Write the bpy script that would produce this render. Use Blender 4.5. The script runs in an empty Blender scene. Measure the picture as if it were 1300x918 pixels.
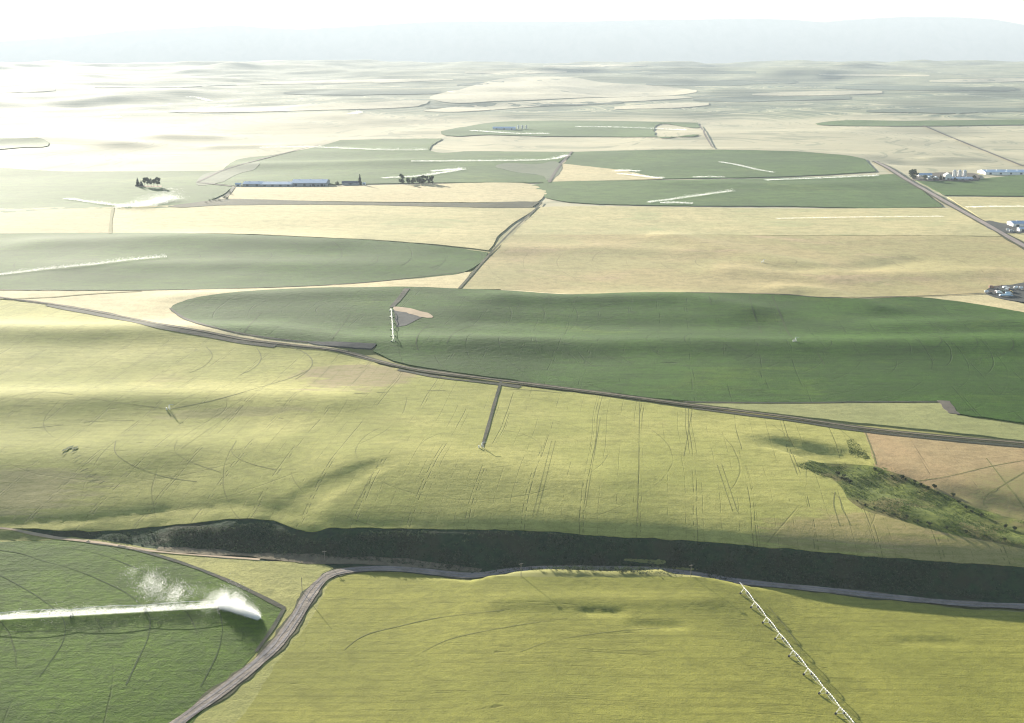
import bpy, math, random
import numpy as np
from mathutils import Vector
from mathutils.geometry import delaunay_2d_cdt

random.seed(7)
rng = np.random.default_rng(11)
sc = bpy.context.scene
col = sc.collection
R = math.radians

# ------------------------------------------------------------------ camera
CAM_Z = 300.0
PITCH = R(13.06)
F_PX = 1500.0            # focal length for a 1300 px wide picture
CX, CY = 650.0, 414.0
SP, CP = math.sin(PITCH), math.cos(PITCH)
cam_d = bpy.data.cameras.new("camera")
cam = bpy.data.objects.new("camera", cam_d)
col.objects.link(cam)
cam.location = (0, 0, CAM_Z)
cam.rotation_euler = (math.pi / 2 - PITCH, 0, 0)
cam_d.sensor_fit = 'HORIZONTAL'
cam_d.sensor_width = 36
cam_d.lens = 36 * F_PX / 1300
cam_d.shift_y = -45 / 1300
cam_d.clip_start = 1
cam_d.clip_end = 60000
sc.camera = cam

# ------------------------------------------------------------------ light and air
SUN_AZ, SUN_EL = 28.0, 10.5          # degrees left of straight ahead, above the horizon
SUN_STRENGTH, SKY_STRENGTH, EXPOSURE = 5.0, 0.05, 2.3
HAZE_DENSITY, HAZE_G, HAZE_COL = 0.42e-4, 0.12, (0.475, 0.545, 0.615)
s_dir = Vector((-math.sin(R(SUN_AZ)) * math.cos(R(SUN_EL)), math.cos(R(SUN_AZ)) * math.cos(R(SUN_EL)), math.sin(R(SUN_EL))))
sun_d = bpy.data.lights.new("sun", 'SUN')
sun_d.energy = SUN_STRENGTH
sun_d.angle = R(0.5)
sun_d.color = (1.0, 0.925, 0.80)
sun = bpy.data.objects.new("sun", sun_d)
sun.rotation_euler = s_dir.to_track_quat('Z', 'Y').to_euler()
sun.location = (-400, 700, 600)
col.objects.link(sun)
world = bpy.data.worlds.new("World")
sc.world = world
world.use_nodes = True
wn = world.node_tree
bg = wn.nodes["Background"]
sky = wn.nodes.new("ShaderNodeTexSky")
sky.sky_type = 'NISHITA'
sky.sun_disc = False
sky.sun_elevation = R(SUN_EL)
sky.sun_rotation = R(-SUN_AZ)
sky.altitude = 600
sky.dust_density = 1.0
wn.links.new(sky.outputs[0], bg.inputs[0])
bg.inputs[1].default_value = SKY_STRENGTH
sc.view_settings.view_transform = 'Standard'
sc.view_settings.look = 'None'
sc.view_settings.exposure = EXPOSURE
sc.view_settings.gamma = 1
sc.view_settings.use_curve_mapping = False
sc.render.engine = 'CYCLES'
cy = sc.cycles
cy.use_denoising = True
cy.denoiser = 'OPENIMAGEDENOISE'
cy.denoising_input_passes = 'RGB_ALBEDO_NORMAL'
cy.denoising_prefilter = 'ACCURATE'
cy.sampling_pattern = 'BLUE_NOISE'
cy.max_bounces = 6
cy.diffuse_bounces = 3
cy.transparent_max_bounces = 8
cy.volume_bounces = 0
cy.use_adaptive_sampling = False
cy.filter_width = 1.2

# ------------------------------------------------------------------ small helpers
def tag(o, label=None, cat=None, group=None, kind=None):
    if label: o["label"] = label
    if cat: o["category"] = cat
    if group: o["group"] = group
    if kind: o["kind"] = kind
    return o

def mesh_obj(name, verts, faces, mat, parent=None, smooth=False):
    me = bpy.data.meshes.new(name)
    verts = np.asarray(verts, dtype=np.float32)
    if isinstance(faces, np.ndarray):
        n, k = faces.shape
        me.vertices.add(len(verts)); me.vertices.foreach_set("co", verts.ravel())
        me.loops.add(n * k); me.loops.foreach_set("vertex_index", faces.astype(np.int32).ravel())
        me.polygons.add(n)
        me.polygons.foreach_set("loop_start", np.arange(0, n * k, k, dtype=np.int32))
        me.update(calc_edges=True)
    else:
        me.from_pydata(verts.tolist(), [], faces)
        me.update()
    me.validate()
    if smooth:
        me.polygons.foreach_set("use_smooth", np.ones(len(me.polygons), dtype=bool))
    me.materials.append(mat)
    o = bpy.data.objects.new(name, me)
    if parent: o.parent = parent
    col.objects.link(o)
    return o

def empty(name, loc, rz=0.0):
    o = bpy.data.objects.new(name, None)
    o.location = loc
    o.rotation_euler = (0, 0, rz)
    o.empty_display_size = 2
    col.objects.link(o)
    return o

def copy_tree(o, parent=None):
    c = o.copy()
    col.objects.link(c)
    c.parent = parent
    for ch in list(o.children):
        copy_tree(ch, c)
    return c

class MB:                                   # collects simple solids into one mesh
    def __init__(s): s.v, s.f = [], []
    def box(s, x0, x1, y0, y1, z0, z1):
        b = len(s.v)
        s.v += [(x0,y0,z0),(x1,y0,z0),(x1,y1,z0),(x0,y1,z0),(x0,y0,z1),(x1,y0,z1),(x1,y1,z1),(x0,y1,z1)]
        s.f += [tuple(b+i for i in q) for q in ((0,3,2,1),(4,5,6,7),(0,1,5,4),(1,2,6,5),(2,3,7,6),(3,0,4,7))]
        return s
    def tube(s, p, q, r0, r1=None, n=8, caps=True):
        r1 = r0 if r1 is None else r1
        p, q = Vector(p), Vector(q)
        d = (q - p).normalized()
        a = d.orthogonal().normalized(); c = d.cross(a)
        b = len(s.v)
        for P, r in ((p, r0), (q, r1)):
            for i in range(n):
                t = 2 * math.pi * i / n
                s.v.append(tuple(P + a * (r * math.cos(t)) + c * (r * math.sin(t))))
        for i in range(n):
            j = (i + 1) % n
            s.f.append((b+i, b+j, b+n+j, b+n+i))
        if caps:
            s.f.append(tuple(b+i for i in reversed(range(n))))
            s.f.append(tuple(b+n+i for i in range(n)))
        return s
    def chain(s, pts, r, n=6):
        for p, q in zip(pts[:-1], pts[1:]): s.tube(p, q, r, r, n)
        return s
    def poly(s, pts):
        b = len(s.v); s.v += [tuple(p) for p in pts]; s.f.append(tuple(range(b, b+len(pts)))); return s
    def prism(s, outline, y0, y1):          # outline in x,z
        n = len(outline); b = len(s.v)
        s.v += [(x, y0, z) for x, z in outline] + [(x, y1, z) for x, z in outline]
        s.f.append(tuple(b+i for i in range(n))); s.f.append(tuple(b+n+i for i in reversed(range(n))))
        for i in range(n):
            j = (i + 1) % n
            s.f.append((b+j, b+i, b+n+i, b+n+j))
        return s
    def build(s, name, mat, parent=None, smooth=False):
        return mesh_obj(name, s.v, s.f, mat, parent, smooth)

# ------------------------------------------------------------------ materials
class NB:
    def __init__(s, name):
        s.m = bpy.data.materials.new(name); s.m.use_nodes = True
        s.t = s.m.node_tree; s.n = s.t.nodes; s.l = s.t.links
        s.bsdf = s.n["Principled BSDF"]
        s.bsdf.inputs["Roughness"].default_value = 0.95
        s.bsdf.inputs["Specular IOR Level"].default_value = 0.08
        s._pos = None
    def put(s, sock, v):
        if hasattr(v, "is_output") or isinstance(v, bpy.types.NodeSocket): s.l.new(v, sock)
        else:
            try: sock.default_value = v
            except Exception: sock.default_value = tuple(v) + (1.0,)
    @property
    def pos(s):
        if s._pos is None: s._pos = s.n.new("ShaderNodeNewGeometry").outputs["Position"]
        return s._pos
    def math(s, op, a, b=None, c=None, clamp=False):
        k = s.n.new("ShaderNodeMath"); k.operation = op; k.use_clamp = clamp
        s.put(k.inputs[0], a)
        if b is not None: s.put(k.inputs[1], b)
        if c is not None: s.put(k.inputs[2], c)
        return k.outputs[0]
    def mapping(s, vec, rot=0.0, scale=(1,1,1), loc=(0,0,0)):
        k = s.n.new("ShaderNodeMapping"); k.inputs["Rotation"].default_value = (0,0,rot)
        k.inputs["Scale"].default_value = scale; k.inputs["Location"].default_value = loc
        s.l.new(vec, k.inputs[0]); return k.outputs[0]
    def noise(s, vec, scale, detail=3.0, rough=0.55, dist=0.0):
        k = s.n.new("ShaderNodeTexNoise"); k.inputs["Scale"].default_value = scale
        k.inputs["Detail"].default_value = detail; k.inputs["Roughness"].default_value = rough
        k.inputs["Distortion"].default_value = dist
        s.l.new(vec, k.inputs["Vector"]); return k.outputs["Fac"]
    def ramp(s, fac, lo, hi, a=0.0, b=1.0):
        k = s.n.new("ShaderNodeMapRange"); k.interpolation_type = 'SMOOTHSTEP'
        s.put(k.inputs[0], fac); k.inputs[1].default_value = lo; k.inputs[2].default_value = hi
        k.inputs[3].default_value = a; k.inputs[4].default_value = b
        return k.outputs[0]
    def mix(s, fac, a, b):
        k = s.n.new("ShaderNodeMix"); k.data_type = 'RGBA'
        s.put(k.inputs[0], fac); s.put(k.inputs[6], a); s.put(k.inputs[7], b)
        return k.outputs[2]
    def sep(s, vec):
        k = s.n.new("ShaderNodeSeparateXYZ"); s.l.new(vec, k.inputs[0]); return k.outputs
    def bump(s, h, strength, dist):
        k = s.n.new("ShaderNodeBump"); k.inputs["Strength"].default_value = strength
        k.inputs["Distance"].default_value = dist
        s.l.new(h, k.inputs["Height"]); s.l.new(k.outputs[0], s.bsdf.inputs["Normal"])
    def done(s, c):
        s.put(s.bsdf.inputs["Base Color"], c if not isinstance(c, tuple) else c + (1.0,)); return s.m

def C4(c): return tuple(c) + (1.0,)

def crop(name, c1, c2, c3=None, c3lo=0.58, dark=0.55, rows=0.0, streak=(0.006, 0.12), streak_amt=0.35,
         patch=1/140, tram=None, rings=(), blotch=0.0, bump=0.5, bdist=0.28, fine=0.9, seed=0.0, grad=None, lod=1.0, spots=(), tex=1.0):
    """a standing crop: patches of colour, drill rows, tramlines, wheel rings round the pivots"""
    b = NB(name); P = b.mapping(b.pos, loc=(seed * 37.1, seed * 11.3, 0))
    n1 = b.noise(P, patch, 5, 0.6, 0.3)
    c = b.mix(b.ramp(n1, 0.40, 0.60), C4(c1), C4(c2))
    if c3 is not None:
        n3 = b.noise(b.mapping(P, rot=0.3, scale=(1, 1.6, 1)), patch * 0.8, 6, 0.62, 0.6)
        c = b.mix(b.ramp(n3, c3lo, c3lo + 0.13), c, C4(c3))
    if grad is not None:                       # a real change of crop across the field: (ax, ay, lo, hi, colour)
        ax, ay, lo, hi, gc = grad
        x, y, _ = b.sep(b.pos)
        q = b.math('ADD', b.math('MULTIPLY', x, ax), b.math('MULTIPLY', y, ay))
        q = b.math('ADD', q, b.math('MULTIPLY', b.math('SUBTRACT', n1, 0.5), (hi - lo) * 1.4))
        c = b.mix(b.ramp(q, lo, hi), c, C4(gc))
    for (px_, py_, rx, ry, sc_, am) in spots:
        X0, Y0, _z = at1(px_, py_); x, y, _ = b.sep(b.pos)
        dx = b.math('DIVIDE', b.math('SUBTRACT', x, X0), rx); dy = b.math('DIVIDE', b.math('SUBTRACT', y, Y0), ry)
        q = b.math('SQRT', b.math('ADD', b.math('MULTIPLY', dx, dx), b.math('MULTIPLY', dy, dy)))
        q = b.math('ADD', q, b.math('MULTIPLY', b.math('SUBTRACT', b.noise(b.mapping(P, rot=rows, scale=(1/45, 1/25, 1)), 1.0, 5, 0.65), 0.5), 2.4))
        c = b.mix(b.math('MULTIPLY', b.ramp(q, 0.65, 1.15, 1.0, 0.0), am), c, C4(sc_))
    st = b.noise(b.mapping(P, rot=rows, scale=(streak[0], streak[1], 1)), 1.0, 4, 0.65)
    dk = tuple(v * dark for v in c2)
    c = b.mix(b.math('MULTIPLY', b.ramp(st, 0.42, 0.75), streak_amt), c, C4(dk))
    fm = b.noise(b.mapping(P, rot=rows, scale=(1/26, 1/15, 1)), 1.0, 4, 0.6, 0.8)
    c = b.mix(b.math('MULTIPLY', b.ramp(fm, 0.46, 0.70), 0.42), c, C4(tuple(v * 0.62 for v in c2)))
    fn = b.noise(P, fine, 2, 0.7)
    fn2 = b.noise(P, fine * 0.17 * lod, 4, 0.7)
    c = b.mix(b.math('MULTIPLY', b.ramp(fn2, 0.42, 0.68), min(1.0, 0.45 * tex)), c, C4(dk))
    c = b.mix(b.math('MULTIPLY', b.ramp(fn, 0.45, 0.70), min(1.0, 0.55 * tex)), c, C4(dk))
    h = b.math('ADD', b.math('MULTIPLY', fn, 0.6), b.math('MULTIPLY', fn2, 1.6))
    h = b.math('ADD', h, b.math('MULTIPLY', st, 0.45))
    line = None
    if tram is not None:                       # (angle, spacing, gauge, width, amount)
        for (ang, spc, gauge, wid, amt, mlo) in tram:
            wob = b.noise(P, 1/160, 2, 0.5)
            x, y, _ = b.sep(b.mapping(b.pos, rot=ang))
            u = b.math('ADD', x, b.math('MULTIPLY', wob, 10.0))
            for g in (0.0, gauge):
                k = b.math('PINGPONG', b.math('ADD', u, g), spc / 2)
                ln = b.ramp(k, wid * 0.3, wid, 1.0, 0.0)
                msk = b.ramp(b.noise(b.mapping(P, rot=ang, scale=(1/30, 1/170, 1), loc=(3.1 + g, 7.7, ang)), 1.0, 3, 0.6), mlo, mlo + 0.12)
                ln = b.math('MULTIPLY', b.math('MULTIPLY', ln, msk), amt)
                line = ln if line is None else b.math('MAXIMUM', line, ln)
    for (cx, cy_, spc, rmax, wid, amt) in rings:
        x, y, _ = b.sep(b.pos)
        r = b.math('SQRT', b.math('ADD', b.math('POWER', b.math('SUBTRACT', x, cx), 2.0), b.math('POWER', b.math('SUBTRACT', y, cy_), 2.0)))
        r = b.math('ADD', r, b.math('MULTIPLY', b.noise(P, 1/60, 2, 0.5), 5.0))
        k = b.math('PINGPONG', r, spc / 2)
        ln = b.math('MULTIPLY', b.ramp(k, wid * 0.35, wid, 1.0, 0.0), b.math('MULTIPLY', b.math('LESS_THAN', r, rmax), amt))
        msk = b.ramp(b.noise(P, 1/70, 3, 0.6), 0.44, 0.6, 0.12, 1.0)
        ln = b.math('MULTIPLY', ln, msk)
        line = ln if line is None else b.math('MAXIMUM', line, ln)
    if line is not None:
        c = b.mix(line, c, C4(tuple(v * 0.3 for v in c2)))
        h = b.math('SUBTRACT', h, b.math('MULTIPLY', line, 1.2))
    if blotch:
        bl = b.noise(b.mapping(P, rot=rows, scale=(1/46, 1/15, 1)), 1.0, 3, 0.6)
        bl = b.math('MULTIPLY', b.ramp(bl, 0.70, 0.76), blotch)
        c = b.mix(bl, c, C4(tuple(v * 0.35 for v in c2)))
        h = b.math('SUBTRACT', h, b.math('MULTIPLY', bl, 1.5))
    b.bump(h, bump, bdist)
    return b.done(c)

def plain(name, c, rough=0.6, spec=0.3, var=0.2, scale=0.8, metal=0.0):
    b = NB(name); b.bsdf.inputs["Roughness"].default_value = rough
    b.bsdf.inputs["Specular IOR Level"].default_value = spec
    b.bsdf.inputs["Metallic"].default_value = metal
    n = b.noise(b.pos, scale, 4, 0.6)
    return b.done(b.mix(b.ramp(n, 0.35, 0.7), C4(c), C4(tuple(v * (1 - var) for v in c))))

def soil(name, c1, c2, scale=0.25, bump=0.5, c3=None, c3amt=0.5):
    b = NB(name)
    n = b.noise(b.pos, scale, 6, 0.68, 0.4); m = b.noise(b.pos, scale * 0.16, 4, 0.6)
    c = b.mix(b.ramp(n, 0.36, 0.66), C4(c1), C4(c2))
    if c3: c = b.mix(b.math('MULTIPLY', b.ramp(m, 0.46, 0.62), c3amt), c, C4(c3))
    b.bump(b.math('ADD', n, b.math('MULTIPLY', m, 2.0)), bump, 0.5)
    return b.done(c)

# ------------------------------------------------------------------ terrain
def ray(px, py):
    px = np.asarray(px, float); py = np.asarray(py, float)
    u = (px - CX) / F_PX; v = -(py - CY) / F_PX
    d = np.stack([u, CP + v * SP, -SP + v * CP], -1)
    return d

def P(px, py, z=0.0):
    """the ground point seen at a picture point, on a level plane"""
    d = ray(px, py); t = (z - CAM_Z) / d[..., 2]
    return d[..., 0] * t, d[..., 1] * t

def PL(pts, z=0.0):
    a = np.array(pts, float); x, y = P(a[:, 0], a[:, 1], z); return np.stack([x, y], 1)

def vnoise(x, y, seed=0):
    xi = np.floor(x).astype(np.int64); yi = np.floor(y).astype(np.int64)
    fx = x - xi; fy = y - yi
    fx = fx * fx * fx * (fx * (fx * 6 - 15) + 10); fy = fy * fy * fy * (fy * (fy * 6 - 15) + 10)
    def hh(a, b):
        n = (a * 374761393 + b * 668265263 + seed * 974634541) & 0xFFFFFFFF
        n = ((n ^ (n >> 13)) * 1274126177) & 0xFFFFFFFF
        return ((n ^ (n >> 16)) & 0xFFFF) / 65535.0
    a = hh(xi, yi); b = hh(xi + 1, yi); c = hh(xi, yi + 1); d = hh(xi + 1, yi + 1)
    return (a * (1 - fx) + b * fx) * (1 - fy) + (c * (1 - fx) + d * fx) * fy - 0.5

def fbm(x, y, lam, octv=4, seed=0, gain=0.5):
    s = 0; a = 1.0
    for i in range(octv):
        s = s + a * vnoise(x / lam + 17.3 * i, y / lam - 9.1 * i, seed + i); a *= gain; lam *= 0.5
    return s

def sstep(t):
    t = np.clip(t, 0, 1); return t * t * (3 - 2 * t)

def dist_poly(x, y, pl):
    """distance to a polyline, and how far along it (0..1) the foot lies"""
    best = np.full(np.shape(x), 1e12); al = np.zeros(np.shape(x))
    seg = np.hypot(*(pl[1:] - pl[:-1]).T); tot = seg.sum(); acc = 0
    for i in range(len(pl) - 1):
        ax, ay = pl[i]; bx, by = pl[i + 1]
        dx, dy = bx - ax, by - ay
        t = np.clip(((x - ax) * dx + (y - ay) * dy) / (dx * dx + dy * dy), 0, 1)
        d2 = (x - ax - t * dx) ** 2 + (y - ay - t * dy) ** 2
        w = d2 < best
        best = np.where(w, d2, best); al = np.where(w, (acc + t * seg[i]) / tot, al); acc += seg[i]
    return np.sqrt(best), al

ZL = -11.0
_cr = [(-300,674,-7.5),(-100,670,-7.5),(0,667,-8),(105,662,-7.5),(210,650,-5.5),(300,643,-2),(345,648,-1),(385,657,0),(415,664,0.3),(440,667,0),(560,671,0),
       (660,673,0),(760,680,0),(866,685,0),(1000,697,0),(1150,710,0),(1280,717,0),(1420,726,0),(1700,742,0)]
_c = np.array([(*P(a, b, z), z) for a, b, z in _cr])
_tr = PL([(-300,690),(-100,688),(0,686),(105,686),(200,697),(330,708),(412,716),(470,716),(560,722),(600,726)], ZL)
ROAD_R = PL([(432,724),(470,722),(510,723),(560,728),(600,733)], ZL)
ROAD_M = np.array([(0.0, 675.0), (40.0, 678.0), (90.0, 676.0)])
ROAD_E = PL([(940,740),(1000,745),(1080,753),(1160,762),(1230,768),(1300,771),(1420,777),(1700,790)], ZL)
ROAD_X = np.concatenate([ROAD_R, ROAD_M, ROAD_E])
_t2 = np.concatenate([ROAD_M, ROAD_E]) + np.array([0, 6.5])
_t = np.concatenate([_tr, _t2])

RIDGES = [   # picture points, width m, height m
    ([(-120,436),(100,437),(330,437),(440,452)], 42, 6.0),
    ([(-120,522),(100,520),(250,518),(420,526)], 36, 4.2),
    ([(-100,590),(150,583),(330,578)], 40, 2.4),
    ([(470,600),(620,612),(760,622)], 40, 2.2),
    ([(540,450),(700,449),(900,449),(1100,451),(1400,447)], 38, 5.5),
    ([(640,388),(760,389),(866,386),(950,401)], 34, 4.5),
    ([(1000,376),(1040,379),(1110,400)], 28, 5.0),
    ([(1130,424),(1250,421),(1420,424)], 36, 3.5),
    ([(620,417),(760,418),(960,420)], 34, -3.0),
    ([(230,390),(330,388),(480,383)], 34, 2.5),
    ([(850,308),(970,335),(1050,350)], 34, 5.0),
    ([(1010,350),(1080,349),(1160,336)], 24, -2.8),
    ([(930,352),(1050,362),(1250,352)], 40, 3.5),
    ([(650,325),(760,322),(860,328)], 45, 3.0),
    ([(60,318),(250,312),(420,318)], 60, 4.0),
    ([(100,350),(300,345),(480,347)], 50, 2.5),
    ([(745,762),(785,763)], 4, -0.9),
    ([(810,778),(860,779)], 4, -0.8),
    ([(1150,791),(1215,792)], 4, -0.7),
    ([(640,748),(900,750)], 9, 0.8),
    ([(0,185),(70,184),(150,188)], 120, 16.0),
    ([(215,178),(260,178)], 90, 10.0),
    ([(280,189),(320,189)], 60, 7.0),
    ([(330,214),(520,212)], 90, 6.0),
    ([(830,196),(960,197),(1090,204)], 90, 6.0),
    ([(860,238),(1000,240),(1130,238)], 70, 4.0),
    ([(1150,212),(1210,214)], 55, -7.0),
    ([(1190,207),(1230,207)], 50, 8.0),
]
RIDGES = [(PL(p), w, a) for p, w, a in RIDGES]
GULLY_R = PL([(925,579),(1000,588),(1060,602),(1110,628),(1180,652),(1300,682),(1450,712)], -5)
GULLY_L = PL([(520,606),(470,620),(410,640),(370,660),(340,695)], -5)

def near_dist(x, y, pl):
    d = np.full(np.shape(x), 1e6); al = np.zeros(np.shape(x)); m = 110
    k = (x > pl[:, 0].min() - m) & (x < pl[:, 0].max() + m) & (y > pl[:, 1].min() - m) & (y < pl[:, 1].max() + m)
    if k.any(): d[k], al[k] = dist_poly(x[k], y[k], pl)
    return d, al

def ridge_sum(rs, x, y):
    s = np.zeros(np.shape(x))
    for pl, w, a in rs:
        m = 2.6 * w
        k = (x > pl[:, 0].min() - m) & (x < pl[:, 0].max() + m) & (y > pl[:, 1].min() - m) & (y < pl[:, 1].max() + m)
        if k.any():
            d, _ = dist_poly(x[k], y[k], pl); s[k] += a * np.exp(-(d / w) ** 2)
    return s

def H(x, y):
    x = np.asarray(x, float); y = np.asarray(y, float)
    D = np.hypot(x, y)
    yc = np.interp(x, _c[:, 0], _c[:, 1]); zc = np.interp(x, _c[:, 0], _c[:, 2])
    yt = np.interp(x, _t[:, 0], _t[:, 1])
    up = sstep((y - yc + 3) / 60)
    zu = zc * np.exp(-(np.maximum(y - yc, 0) / 230) ** 2)
    # rolling ground of the upper plain
    roll = 3.4 * fbm(x, y, 330, 2, 3) + 1.2 * fbm(x, y, 95, 2, 9) * (1 - sstep((D - 1500) / 1200))
    far = sstep((D - 2300) / 2500)
    roll = roll * (1 - 0.5 * far) + far * 30 * fbm(x, y * 0.8, 850, 3, 21)
    roll = roll + ridge_sum([r for r in RIDGES if r[0][0, 1] >= 660], x, y)
    low = y < yt - 2
    lf = sstep((60 - x) / 120)
    zu = zu + np.where(y > yc, (6.2 + 3.0 * lf) * (1 - np.exp(-np.maximum(y - yc, 0) / (30 + 30 * lf))) + 2.2 * (1 - np.exp(-np.maximum(y - yc, 0) / (7 + 12 * lf))), 0)
    zu = zu + roll * np.where(low, 1.0, sstep((y - yc + 10) / 70) * 0.92 + 0.08)
    # the bluff
    t = np.clip((y - yt) / np.maximum(yc - yt, 4), 0, 1)
    sp = 0.15 * t + 0.85 * sstep(t)
    # foreground ground: a bank above the sunken road
    yr = np.interp(x, ROAD_X[:, 0], ROAD_X[:, 1], left=ROAD_X[0, 1])
    hump = 6.0 * np.exp(-(np.abs(x - 58) / 92) ** 4) * sstep((yr - 5 - y) / 7) * (0.35 + 0.65 * np.exp(-np.maximum(yr - 12 - y, 0) / 70))
    hump = hump * (y < yr)
    zl = ZL + hump + np.where(low, 0.5 * fbm(x, y, 60, 2, 31), 0)
    base_up = zu
    z = zl + (base_up - zl) * sp
    z = np.where(low, zl + np.where(low, roll * 0 + sum_small(x, y, yt), 0), z)
    # lumps of the bluff itself
    mid = np.exp(-((t - 0.5) / 0.28) ** 2) * (t > 0) * (t < 1)
    z = z + mid * 2.2 * fbm(x, y, 38, 3, 77)
    # gullies cut into the plain
    d, al = near_dist(x, y, GULLY_R)
    wid = 10 + 26 * al; dep = 5.6 * sstep(al / 0.26)
    z = z - dep * np.exp(-(d / wid) ** 4) * (1 + 0.3 * fbm(x, y, 22, 2, 5)) * sstep((y - yc) / 25)
    d, al = near_dist(x, y, GULLY_L)
    wid = 7 + 13 * al; dep = 1.0 * sstep(al / 0.25) * (1 - 0.55 * sstep((al - 0.6) / 0.4))
    z = z - dep * np.exp(-(d / wid) ** 4) * sstep((y - yt - 4) / 18)
        # foothills, rising to the far edge of the basin
    f = sstep((D - 5200) / 9000)
    rid = 1 - 2 * np.abs(fbm(x, y, 2100, 4, 40))
    z = z + np.where(D > 5000, f * (150 + 70 * (rid - 0.6)) + sstep((D - 5200) / 1500) * (34 * (fbm(x, y, 800, 3, 55) + 0.2)), 0)
    z = z - 260 * sstep((D - 14800) / 3500)
    return z

def sum_small(x, y, yt):
    return ridge_sum([r for r in RIDGES if r[0][0, 1] < 660], x, y)

_ts = np.geomspace(380, 24000, 420)
def at(px, py, up=0.0):
    """the point of the terrain (raised by up) seen at picture points"""
    px = np.atleast_1d(np.asarray(px, float)); py = np.atleast_1d(np.asarray(py, float))
    d = ray(px, py)
    X = d[:, None, 0] * _ts; Y = d[:, None, 1] * _ts; Z = CAM_Z + d[:, None, 2] * _ts
    under = Z < H(X, Y) + up
    i = np.argmax(under, 1); i = np.where(under.any(1), i, len(_ts) - 1); i = np.maximum(i, 1)
    lo = _ts[i - 1].copy(); hi = _ts[i].copy()
    for _ in range(18):
        m = (lo + hi) / 2
        u = CAM_Z + d[:, 2] * m < H(d[:, 0] * m, d[:, 1] * m) + up
        hi = np.where(u, m, hi); lo = np.where(u, lo, m)
    return d[:, 0] * hi, d[:, 1] * hi, CAM_Z + d[:, 2] * hi

def at1(px, py, up=0.0):
    x, y, z = at(px, py, up); return float(x[0]), float(y[0]), float(z[0])

def lift(layer, D):
    return layer * (0.06 + 0.00013 * D)

def curve(pts, closed, step=6.0):
    """smooth curve through picture points; a third value 1 keeps a corner sharp"""
    pts = [(p[0], p[1], (p[2] if len(p) > 2 else 0)) for p in pts]
    n = len(pts); out = []
    rngi = range(n if closed else n - 1)
    for i in rngi:
        p1 = pts[i]; p2 = pts[(i + 1) % n]
        p0 = pts[(i - 1) % n] if (closed or i > 0) else p1
        p3 = pts[(i + 2) % n] if (closed or i < n - 2) else p2
        if p1[2]: p0 = p1
        if p2[2]: p3 = p2
        L = math.hypot(p2[0] - p1[0], p2[1] - p1[1])
        k = max(1, int(L / step))
        a, b = np.array(p1[:2]), np.array(p2[:2])
        # centripetal-like tangents, limited so shallow fields do not overshoot
        t1 = (b - np.array(p0[:2])); t2 = (np.array(p3[:2]) - a)
        t1 = t1 / (np.hypot(*t1) + 1e-9) * L if np.any(t1) else b - a
        t2 = t2 / (np.hypot(*t2) + 1e-9) * L if np.any(t2) else b - a
        for j in range(k):
            t = j / k
            h00 = 2*t**3-3*t**2+1; h10 = t**3-2*t**2+t; h01 = -2*t**3+3*t**2; h11 = t**3-t**2
            out.append(h00*a + h10*t1 + h01*b + h11*t2)
    if not closed: out.append(np.array(pts[-1][:2]))
    return np.array(out)

def inside(x, y, poly):
    r = np.zeros(len(x), bool)
    x0, y0 = poly[-1]
    for x1, y1 in poly:
        c = ((y1 > y) != (y0 > y))
        with np.errstate(divide='ignore', invalid='ignore'):
            r ^= c & (x < (x0 - x1) * (y - y1) / (y0 - y1) + x1)
        x0, y0 = x1, y1
    return r

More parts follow.
